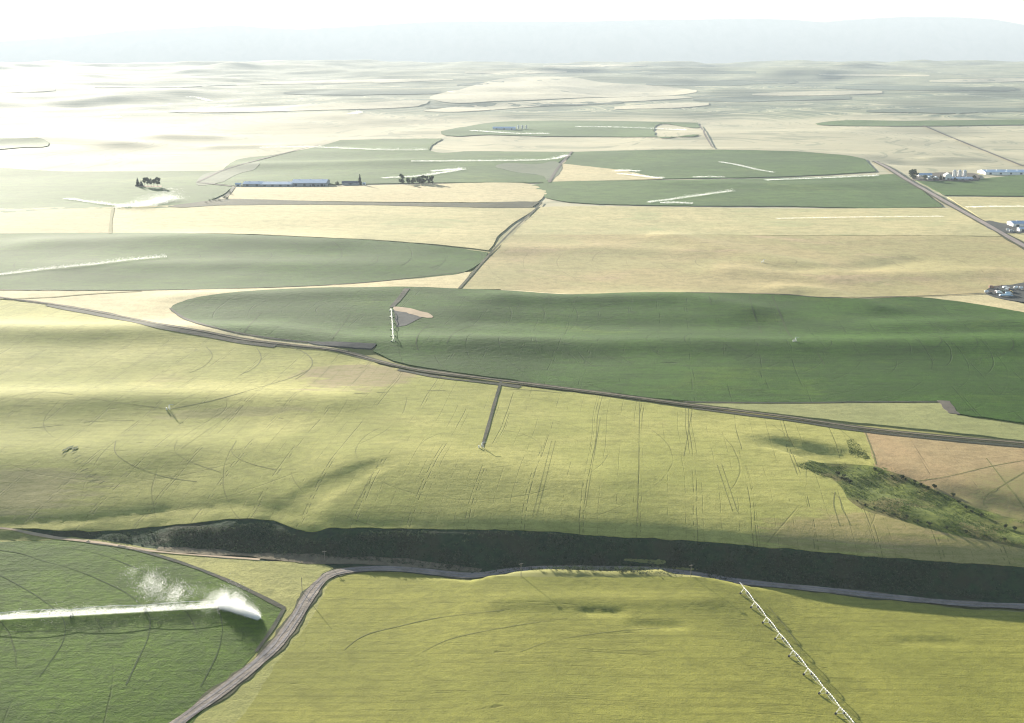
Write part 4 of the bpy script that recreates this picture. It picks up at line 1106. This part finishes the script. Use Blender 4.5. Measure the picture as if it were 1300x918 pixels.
def tractor(px, py, rz, pm, label):
    e = yard("tractor", px, py, rz, label, "tractor")
    b = MB(); b.prism([(-.6,.9),(2.4,.8),(2.4,1.8),(.6,1.95),(-.6,1.9)], -.5, .5); b.build("bonnet", pm, e)
    b = MB(); b.prism([(-1.5,1.2),(.4,1.2),(.3,2.9),(-1.3,2.9)], -.8, .8); c = b.build("cab", M['glass'], e)
    b = MB(); b.box(-1.5, .5, -.9, .9, 2.92, 3.1); b.build("roof", pm, c)
    b = MB(); b.tube((1.4,.35,1.8), (1.4,.35,2.9), .07, .07, 8); b.build("exhaust", PAINT['grey'], e)
    for s_ in (-1.05, 1.05): wheel(-.8, s_, .95, .55, e); wheel(1.8, s_*.9, .6, .4, e)
def trailer(px, py, rz, L, pm, label):
    e = yard("trailer", px, py, rz, label, "trailer")
    b = MB(); b.box(-L/2, L/2, -1.6, 1.6, 1.0, 1.3); b.build("deck", pm, e)
    b = MB(); b.prism([(-L/2,1.31),(L/2-2,1.31),(L/2-3.5,2.7),(-L/2+1,2.7)], -1.5, 1.5); b.build("hopper", pm, e)
    b = MB(); b.tube((L/2,0,1.1), (L/2+2.2,0,.7), .12, .1, 8); b.build("tow_bar", PAINT['grey'], e)
    for wx in (-L/2+1.5, -L/2+2.8): 
        for s_ in (-1.3, 1.3): wheel(wx, s_, .5, .35, e)
def tank(px, py, rz, label, pm, r=1.3, L=4.5):
    e = yard("tank", px, py, rz, label, "tank")
    b = MB(); b.tube((-L/2,0,r+.5), (L/2,0,r+.5), r, r, 20); b.tube((L/2,0,r+.5), (L/2+.5,0,r+.5), r, r*.5, 20); b.tube((-L/2-.5,0,r+.5), (-L/2,0,r+.5), r*.5, r, 20); b.build("vessel", pm, e)
    for wx in (-L/3, L/3):
        b = MB(); b.box(wx-.15, wx+.15, -r*.9, r*.9, -.2, .9); b.build("leg", PAINT['grey'], e)
    b = MB(); b.tube((0,0,2*r+.4), (0,0,2*r+.8), .3, .3, 12); b.build("lid", PAINT['grey'], e)
def auger(px, py, rz, label, L=12):
    e = yard("auger", px, py, rz, label, "grain auger")
    b = MB(); b.tube((-L/2,0,.6), (L/2,0,5.5), .3, .3, 12); b.build("tube", PAINT['rust'], e)
    for s_ in (-1,1):
        b = MB(); b.tube((0,s_*1.1,.6), (1.5,s_*.25,3.5), .08, .08, 6); b.build("leg", PAINT['grey'], e); wheel(0, s_*1.2, .5, .3, e)
    b = MB(); b.prism([(-L/2-.9,.3),(-L/2+.3,.3),(-L/2+.5,1.2),(-L/2-1.1,1.2)], -.7, .7); b.build("hopper", PAINT['yellow'], e)
tank(1252, 372.6, 0.3, "pale tank alone at the left tip of the farmyard", PAINT['white'])
tank(1264.3, 372.8, 1.2, "pinkish white tank beside the white lorry in the yard", plain("faded_paint", (.72,.58,.54), .5), 1.5, 4)
truck(1268.3, 373.6, 0.1, PAINT['white'], PAINT['white'], "white box truck just right of the pinkish tank", 7)
trailer(1277, 377, 0.05, 17, PAINT['blue'], "long light blue trailer lying at the front of the yard")
truck(1280.5, 375.2, 0.0, PAINT['white'], PAINT['blue'], "truck with pale box parked behind the long blue trailer", 8)
auger(1266.5, 367.5, -0.7, "slanting rusty grain auger at the top of the yard")
truck(1278.5, 370.2, 0.5, PAINT['red'], PAINT['white'], "red cabbed white truck in the middle of the yard", 7)
tractor(1258, 373.8, 0.8, PAINT['rust'], "rust coloured tractor between the two pale tanks")
trailer(1277, 366.8, 0.15, 9, PAINT['white'], "white trailer at the back of the yard")
tank(1289.5, 367.8, 0.6, "bright white tank at the back right of the yard", PAINT['white'], 1.7, 5)
tank(1296, 368.4, 0.2, "white tank nearest the right edge of the photo", PAINT['white'], 1.6, 4)
tractor(1273, 372.4, 2.0, PAINT['green'], "green tractor parked behind the white box truck")
tractor(1283.5, 372.8, 0.2, PAINT['yellow'], "yellow tractor left of the open dark part of the yard")
truck(1258.5, 366.8, 0.2, PAINT['rust'], PAINT['rust'], "rusty old truck at the weedy top left of the yard", 7)
truck(1284, 295.2, 0.1, PAINT['white'], PAINT['grey'], "truck parked in the yard of the white sheds", 8)
tank(1279, 293.4, 0.3, "pale tank left of the white sheds' small truck", PAINT['white'])

# ------------------------------------------------------------------ utility poles
M['pole'] = plain("weathered_wood", (0.30,0.26,0.21), 0.85, 0.1, 0.3, 1.5)
def pole(px, py, h, label, arm=True, rz=0.4):
    x, y, z = at1(px, py); e = empty("utility_pole", (x, y, z), rz); tag(e, label, "utility pole", "utility poles")
    b = MB(); b.tube((0,0,-1), (0,0,h), .20, .14, 10); b.build("pole", M['pole'], e)
    if arm:
        b = MB(); b.box(-1.4, 1.4, -.09, .09, h-.75, h-.5); a = b.build("crossarm", M['pole'], e)
        for s_ in (-1.2, -.4, .4, 1.2):
            b = MB(); b.tube((s_,0,h-.5), (s_,0,h-.2), .07, .05, 8); b.build("insulator", PAINT['grey'], a)
pole(383.6, 752, 9.5, "tall wooden utility pole beside the gravel road bend", False)
pole(412, 711.5, 6.5, "utility pole with a crossarm at the foot of the bluff above the road bend")
pole(661.5, 731.5, 8.5, "utility pole against the bluff near its middle, half hidden by the front field")
pole(877, 731.5, 7.5, "utility pole against the bluff left of the idle pivot's end")

# ------------------------------------------------------------------ irrigation machines
M['pipe'] = plain("galvanised_pipe", (0.80,0.79,0.74), 0.45, 0.5, 0.08, 1.0)
def drop():
    b = NB("water_drops")
    d = b.n.new("ShaderNodeBsdfDiffuse"); d.inputs[0].default_value = (.97,.97,.96,1)
    t = b.n.new("ShaderNodeBsdfTranslucent"); t.inputs[0].default_value = (.97,.97,.96,1)
    mx = b.n.new("ShaderNodeMixShader"); mx.inputs[0].default_value = .55
    b.l.new(d.outputs[0], mx.inputs[1]); b.l.new(t.outputs[0], mx.inputs[2])
    b.l.new(mx.outputs[0], b.n["Material Output"].inputs["Surface"])
    return b.m
M['water'] = drop()

def drops(p, size):
    n = len(p); u = rng.standard_normal((n, 3)); u /= np.linalg.norm(u, axis=1)[:, None]
    w = np.cross(u, rng.standard_normal((n, 3))); w /= np.linalg.norm(w, axis=1)[:, None] + 1e-9
    s = (size * (0.5 + rng.random(n)))[:, None]
    return np.stack([p - u*s*.6 - w*s*.4, p + u*s*.6 - w*s*.4, p + w*s*.7], 1).reshape(-1, 3), np.arange(3*n).reshape(n, 3)

def pivot(name, label, tops, hgt, pipe_r, wheel_r=0.75, dead_end=None, drops_every=3.0):
    """spans between tower tops (world points); each span is a bowed pipe over a rod truss, each tower an A-frame on two wheels"""
    T = [Vector(t) for t in tops]
    base = T[0] - Vector((0, 0, hgt))
    e = empty(name, base); tag(e, label, "irrigation pivot")
    rel = [t - base for t in T]
    for i in range(len(rel) - 1):
        A, B = rel[i], rel[i+1]; d = (B - A); L = d.length; dn = d.normalized(); sd = Vector((-dn.y, dn.x, 0)).normalized()
        n = 10; pts = [A + d * (k/n) + Vector((0,0,.7*math.sin(math.pi*k/n))) for k in range(n+1)]
        b = MB(); b.chain(pts, pipe_r, 8); o = b.build("pipe", M['pipe'], e, True)
        tr = MB()
        for s_ in (-1, 1):
            low = [A + d*(k/n) + Vector((0,0,-.95*math.sin(math.pi*k/n))) + sd*(s_*.75*math.sin(math.pi*k/n)) for k in range(n+1)]
            tr.chain(low, pipe_r*.22, 5)
            for k in (2,4,6,8): tr.tube(pts[k], low[k], pipe_r*.2, None, 5)
        for k in (2,4,6,8):
            q = math.sin(math.pi*k/n); c = A + d*(k/n) + Vector((0,0,-.95*q)); tr.tube(c+sd*.75*q, c-sd*.75*q, pipe_r*.2, None, 5)
        tr.build("truss", M['pipe'], o)
        dr = MB(); m_ = int(L / drops_every)
        for k in range(1, m_):
            c = A + d*(k/m_) + Vector((0,0,.7*math.sin(math.pi*k/m_))); dr.tube(c, c - Vector((0,0,hgt*.45)), pipe_r*.12, None, 4, False)
        if m_ > 1: dr.build("drop_hose", M['pipe'], o)
    for i, A in enumerate(rel):
        d = (rel[min(i+1, len(rel)-1)] - rel[max(i-1, 0)]).normalized(); sd = Vector((-d.y, d.x, 0)).normalized()
        gz = lambda q: float(H(np.array([base.x + q.x]), np.array([base.y + q.y]))[0]) + .25 - base.z
        b = MB(); feet = []
        for s_ in (-1, 1):
            f = A + sd * (s_*2.1); f.z = gz(f) + wheel_r
            feet.append(f)
            b.tube(A + d*.25, f + d*.25, pipe_r*.45, None, 6); b.tube(A - d*.25, f - d*.25, pipe_r*.45, None, 6)
        b.tube(feet[0], feet[1], pipe_r*.5, None, 6)
        m0 = (A + feet[0])/2; m1 = (A + feet[1])/2; b.tube(m0, m1, pipe_r*.3, None, 6)
        t = b.build("tower", M['pipe'], e)
        for f in feet:
            w = MB(); w.tube(f - d*.17, f + d*.17, wheel_r, wheel_r, 16); w.build("wheel", M['tyre'], t)
    if dead_end is not None:
        q = Vector(dead_end) - base; b = MB(); b.tube(rel[0], q, pipe_r, pipe_r*.7, 8)
        b.tube(rel[0] + Vector((0,0,1.5)), q, pipe_r*.15, None, 5); b.tube(rel[0], rel[0] + Vector((0,0,1.5)), pipe_r*.3, None, 6)
        b.build("end_boom", M['pipe'], e)
    return e

# idle machine in the foreground
jp = [(944.8,746.5),(958.3,764),(973.3,783.4),(989.3,803.8),(1007,825.5)]
tops = [at1(a, b, 4.2) for a, b in jp]
v = Vector(tops[-1]) - Vector(tops[-2])
for k in range(4):
    x_, y_ = tops[-1][0] + v.x, tops[-1][1] + v.y
    tops.append((x_, y_, float(H(np.array([x_]), np.array([y_]))[0]) + 4.2))
pivot("irrigation_pivot", "white idle irrigation pivot on wheeled towers crossing the front wheat field", tops, 4.2, 0.14, 0.65, dead_end=at1(939, 739, 4.4))

# parked arm seen end-on in the green field
tp = [at1(a, b, 3.2) for a, b in ((499.4,430.5),(498.9,424),(498.4,416),(497.8,408),(497.2,400),(496.6,392))]
pivot("irrigation_pivot", "pale parked irrigation arm standing end on in the dark green field", tp, 3.2, 0.2, 0.6, drops_every=60)

# working machine near left, hidden in its own spray
x0, y0, z0 = at1(278, 772, 0); xm, ym, zm = at1(-60, 791, 0)
p0 = Vector((x0, y0, z0)); pm = Vector((xm, ym, zm)); dv = (pm - p0)
def onl(f, up):
    q = p0 + dv * f; return Vector((q.x, q.y, float(H(np.array([q.x]), np.array([q.y]))[0]) + up))
fr = [0.0, 0.28, 0.56, 0.84, 1.12]
tops2 = [tuple(onl(f, 4.4)) for f in fr]
near = pivot("irrigation_pivot", "working irrigation pivot throwing a dense white spray and end plume at near left", tops2, 4.4, 0.13)
base2 = Vector(near.location)
n = 52000
f = rng.random(n) * 1.15; along = rng.random(n)
q = np.array([p0])[0] + np.outer(f, np.array(dv))
perp = np.array(Vector((-dv.y, dv.x, 0)).normalized())
rag = 1 + 0.5 * fbm(f * 240, f * 0, 5, 3, 3) + 0.25 * fbm(f * 240, f * 0 + 5, 1.6, 2, 8)
hz_ = rng.random(n) ** 1.2 * 3.0 * rag
q = q + perp * (rng.standard_normal(n) * (0.5 + 0.4 * hz_))[:, None]
q[:, 2] = H(q[:, 0], q[:, 1]) + 0.5 + hz_
# end plume, then mist drifting away from it
def blob(n, c, sx, sy, sz):
    g = rng.standard_normal((n, 3)) * np.array([sx, sy, sz]); g[:, 2] = np.abs(g[:, 2]); return g + np.array(c)
parts = [q]
# the fan thrown by the end gun: dense along its lower edge, torn and thin above
nf = 90000; f = rng.random(nf) ** 0.85; lx = 279 + 50*f; ly = 771.5 + 14.5*f
top = 31 * np.sin(np.pi * np.clip(0.10 + 0.80*f, 0, 1)) ** 0.8 * (1 - 0.25*f)
hpx = rng.exponential(0.30, nf) * top * (0.75 + 0.9 * fbm(f*60, f*0+2, 9, 3, 4))
bx, by, bz = at(279 + 50*np.linspace(0,1,40), 771.5 + 14.5*np.linspace(0,1,40)); fx = np.linspace(0,1,40)
m_px = float(scale_at(by.mean(), 0, 0)) if False else 0.44
c3 = np.stack([np.interp(f,fx,bx), np.interp(f,fx,by), np.interp(f,fx,bz) + 0.3 + hpx*m_px], 1)
c3 += rng.standard_normal((nf,3)) * (0.5 + 0.10*hpx)[:,None] * np.array([1.0,1.6,0.5]) + np.outer(hpx*m_px, np.array([-0.35,0.1,0]))
keep = (fbm(c3[:,0], c3[:,2]*1.3, 5, 4, 6) + 0.55 - 0.030*hpx + 0.15*rng.standard_normal(nf)) > 0.0
c3 = c3[keep]; c3[:,2] = np.maximum(c3[:,2], H(c3[:,0], c3[:,1]) + .4)
parts.append(c3)
for (a, b, nn, s) in ((255,768,900,4.5),(240,764,800,4.5),(225,760,800,4.5),(210,754,700,4),(200,747,600,3.8),(190,740,480,3.6),(180,732,360,3.4),(171,727,200,3),(270,768,700,4),(230,768,600,5),(275,760,500,4),(60,783,200,4),(105,775,260,2.2),(143,772,160,1.6)):
    g = blob(nn*5, at1(a, b, 1.5), s*1.6, s*1.4, s*0.5); g = g[rng.random(len(g)) < np.clip(0.33 + 1.5*fbm(g[:,0], g[:,2]*2+g[:,1]*.3, 7, 4, 14), 0.02, 1)]; parts.append(g)
pp = np.vstack(parts) - np.array(base2)
vv, ff = drops(pp, 0.15)
mesh_obj("water_spray", vv, ff, M['water'], near)

def spray(pts, label, hp=3.0, n=4000, wid=3.0, swell=0.0, base=0.0, group=None):
    hp = hp * 0.72; wid *= 0.75; n = int(n * 0.7)
    """a curtain of spray hanging along a distant irrigation line"""
    c = curve(pts, False, 4.0); x, y, z = at(c[:, 0], c[:, 1]); w = np.stack([x, y], 1)
    seg = np.hypot(*(w[1:]-w[:-1]).T); s = np.concatenate([[0], np.cumsum(seg)])
    f = rng.random(n); u = f * s[-1]; q = np.stack([np.interp(u, s, w[:, 0]), np.interp(u, s, w[:, 1])], 1)
    m = scale_at(q[:, 0], q[:, 1], 0)
    t = np.gradient(w, axis=0); t /= np.hypot(t[:, 0], t[:, 1])[:, None] + 1e-9
    nx = np.interp(u, s, -t[:, 1]); ny = np.interp(u, s, t[:, 0])
    sw = 1 + swell * np.clip((f - 0.6) / 0.35, 0, 1) * np.clip((1.02 - f) / 0.05, 0, 1)
    rag = (0.8 + 0.7 * fbm(u, u*0 + s[-1], 30, 3, 2)) * sw * (0.25 + 0.75 * np.minimum(1, f / 0.25))
    hh = np.minimum(rng.exponential(0.42, n), 1.6) * hp * m * rag; off = rng.standard_normal(n) * wid * 1.3 * sw
    q[:, 0] += nx * off; q[:, 1] += ny * off
    p = np.column_stack([q, H(q[:, 0], q[:, 1]) + lift(2.2, np.hypot(q[:, 0], q[:, 1])) + 1.0 + hh])
    o = p.mean(0); size = 0.22 * float(m.mean())
    vv, ff = drops(p - o, max(0.3, size * 1.4))
    ob = mesh_obj("water_spray", vv, ff, M['water']); ob.location = o
    return tag(ob, label, "water spray", group)
spray([(-60,356),(0,350),(60,343),(120,337),(170,331),(212,327.5)], "long slanting white spray across the dark green crop circle", 4.0, 9000, 3.0)
spray([(84,253),(110,257),(140,261),(170,263),(200,262)], "left arm of the bright white spray above the buff field", 3.0, 5000, 4.0)
spray([(150,263),(175,263),(195,260),(208,256),(220,253)], "broad bright plume at the right arm of the white spray pair", 10.0, 14000, 12.0, 0.4)
spray([(330,188),(395,187.8),(440,189.5),(500,191.5),(530,191.5),(541,190.5)], "white spray with a thick right end in the far green field at upper left", 2.2, 5000, 4.0, 1.2)
spray([(522,205.5),(560,205.5),(640,205),(690,204),(710,201.5),(720,198.5)], "long thin white spray curving up to the far track", 2.0, 6000, 4.0, 0.5)
spray([(485,227),(520,225.5),(545,223),(570,219),(588,216)], "white spray behind the clump of trees", 2.6, 4500, 5.0, 0.6)
spray([(548,218.5),(565,217),(586,216)], "short bright plume just above the spray behind the trees", 2.2, 1800, 6.0)
spray([(785,221.5),(800,223),(820,225.5),(842,227.5)], "thin white spray at the tip of the pale bare wedge", 2.0, 2500, 4.0)
spray([(780,218.5),(795,217.5),(812,218.5)], "small bright plume above the tip of the pale wedge", 2.0, 1400, 6.0)
spray([(822,258),(850,254.5),(890,249),(930,243.5)], "slanting white spray in the green field left of the farm road", 2.8, 4500, 4.0)
spray([(838,258.5),(860,258.8),(880,259.3)], "short low white spray under the slanting one", 2.2, 1500, 4.0)
spray([(972,229.6),(1020,228),(1070,226),(1115,224)], "straight white spray between the two right green fields", 2.2, 4500, 4.0)
spray([(880,226),(900,225.5),(920,226)], "faint short spray left of the straight white one", 1.5, 900, 4.0)
spray([(914,206.5),(935,210),(955,215),(982,220)], "thin slanting spray in the half round green field", 1.4, 2200, 3.5)
spray([(985,278.5),(1050,277.5),(1120,276.5),(1198,276)], "long thin white spray across the pale streaked field", 1.2, 3000, 2.5)
spray([(1226,264),(1260,263.5),(1300,263.5),(1380,264)], "thin white spray in the yellowish field at the right edge", 2.0, 4000, 3.0)
spray([(598,166.5),(620,168),(650,170),(697,170.5)], "far white spray in front of the distant blue roofed shed", 1.5, 3000, 6.0)
spray([(730,161.5),(790,162.5),(840,164.5),(870,166)], "far thin spray right of the distant blue roofed shed", 1.3, 2500, 6.0)
spray([(235,124),(248,124),(256,126),(266,129)], "distant white spray on the pale left foothills", 1.6, 1500, 10.0)
spray([(130,149.5),(142,149.5),(154,149)], "tiny distant spray at left below the foothills", 1.6, 900, 10.0)
spray([(440,145.5),(449,145),(457,143)], "tiny distant spray below the foothills near the centre left", 2.0, 900, 10.0)

# hubs of the other pivots
def hub_post(px, py, label):
    x, y, z = at1(px, py); e = empty("pivot_hub", (x, y, z)); tag(e, label, "pivot hub", "pivot hubs")
    b = MB()
    for a in range(4):
        t = a*math.pi/2+.78; b.tube((1.8*math.cos(t),1.8*math.sin(t),0), (.3*math.cos(t),.3*math.sin(t),4.0), .12, .1, 6)
    b.build("frame", M['pipe'], e)
    b = MB(); b.tube((0,0,0), (0,0,4.6), .22, .22, 10); b.tube((0,0,4.4), (3.5,1,4.5), .15, .15, 8); b.build("pipe", M['pipe'], e)
    b = MB(); b.box(-2.8,-1.9,-.4,.4,0,2.0); b.build("control_box", PAINT['white'], e)
hub_post(969, 333.5, "white pivot hub in the middle of the tan field")
hub_post(1010, 434, "pivot hub at the end of the dark rut in the wide green field")
hub_post(612, 569, "pivot hub at the lower end of the straight grey track")
hub_post(215, 520.5, "pivot hub in the left of the light wheat field")

# ------------------------------------------------------------------ scrub
shr = []
for i in range(4):
    e = empty("shrub", (0, 0, 0)); r = random.Random(200 + i); cs = []; rs = []
    t = MB()
    for k in range(5):
        a = r.random()*6.28; q = (math.cos(a)*.55, math.sin(a)*.55, .7+.5*r.random()); t.tube((0,0,-.3), q, .05, .03, 5); cs.append(q); rs.append(.42+.25*r.random())
    t.build("stem", M['bark'], e)
    v_, f_ = leaves(cs, rs, 260, .22, .85); mesh_obj("foliage", v_, f_, M['scrub'], e); shr.append(e)
used = [0]
def shrub(px, py, s, label, group):
    x, y, z = at1(px, py); k = used[0]; used[0] += 1
    e = shr[k] if k < 4 else copy_tree(shr[k % 4])
    e.location = (x, y, z + .25); e.rotation_euler = (0, 0, random.random()*6.28); e.scale = (s*random.uniform(.9,1.4), s*random.uniform(.9,1.4), s)
    tag(e, label, "shrub", group)
bank = [(1112,599),(1120,602),(1133,603),(1143,608),(1152,611),(1160,613),(1167,616),(1176,618),(1184,621),(1194,626),(1206,631),(1214,635),(1226,643),(1239,650),(1250,656),(1275,667),(1290,671)]
for a, b in bank:
    for k in range(1):
        shrub(a + random.uniform(-5,5), b + random.uniform(-2,4), random.uniform(0.8,1.8), "dark green shrub on the upper bank of the right gully", "shrubs on the upper gully bank")
for a, b in ((1071,606),(1068,609),(1074,611),(1078,614),(1063,604)):
    shrub(a, b, random.uniform(1.2,1.9), "dark shrub in the clump at the head of the right gully", "shrubs at the gully head")
for a, b in ((1088,640),(1098,645),(1110,649),(1122,653),(1135,657),(1150,660),(1165,665),(1180,669),(1202,674),(1225,679),(1251,684),(1275,689)):
    shrub(a, b - 2, random.uniform(.9,1.5), "dark low shrub along the lower edge of the right gully", "shrubs on the lower gully edge")

def cover(name, poly_px, n, size, mat, label, layer=1.4, hgt=0.5, flat=1.0):
    """countless low tufts"""
    c = np.array(poly_px, float); x, y, _ = at(c[:, 0], c[:, 1]); pw = list(zip(x, y))
    X = []; need = n
    lo, hi = np.min(pw, 0), np.max(pw, 0); pts = np.zeros((0, 2))
    while len(pts) < n:
        p = lo + rng.random((n*3, 2)) * (hi - lo); k = inside(p[:, 0], p[:, 1], pw)
        k &= (fbm(p[:, 0], p[:, 1], 18, 3, 91) + 0.25 * rng.standard_normal(len(p))) > -0.05
        pts = np.vstack([pts, p[k]])
    pts = pts[:n]; z = H(pts[:, 0], pts[:, 1]) + 0.15
    m_ = 9
    s = size * (0.5 + rng.random(n))
    cen = np.column_stack([pts, z + s*hgt]); cen = np.repeat(cen, m_, 0); ss = np.repeat(s, m_)
    g = rng.standard_normal((n*m_, 3)) * ss[:, None] * np.array([.42,.42,.3 * flat])
    vv, ff = drops(cen + g, 1.0)
    # size each leaf to its tuft
    ctr = (cen + g); vv = vv.reshape(-1, 3, 3); vv = (vv - ctr[:, None]) * (ss * .42)[:, None, None] + ctr[:, None]
    return tag(mesh_obj(name, vv.reshape(-1, 3), ff, mat), label, "undergrowth", None, "stuff")
cover("sagebrush", [(105,680),(210,674),(280,668),(340,664),(375,682),(400,687),(440,677),(560,675),(660,676),(760,683),(866,689),(1000,700),(1150,713),(1300,721),(1300,764),(1200,758),(1080,748),(1000,741),(940,736),(870,731),(600,729),(560,722),(470,713),(330,704),(200,693)],
      9000, 0.85, M['sage'], "low sagebrush covering the shaded bluff")
cover("gully_weeds", [(1005,590),(1070,591),(1112,595),(1160,612),(1200,630),(1245,649),(1300,664),(1300,696),(1200,676),(1140,659),(1085,640),(1060,612)], 4200, 0.6, M['weed'], "rough green weeds over the floor of the right gully")
def weed_patch(pts, n, lab): 
    o = cover("weed_patch", pts, n * 7, 0.5, M['pale_weed'], lab, hgt=0.1, flat=0.5); o["category"] = "weed patch"
weed_patch([(1074,560),(1082,557),(1098,572),(1104,583),(1090,584),(1078,576)], 120, "dark green weed patch beside the dry field's corner")
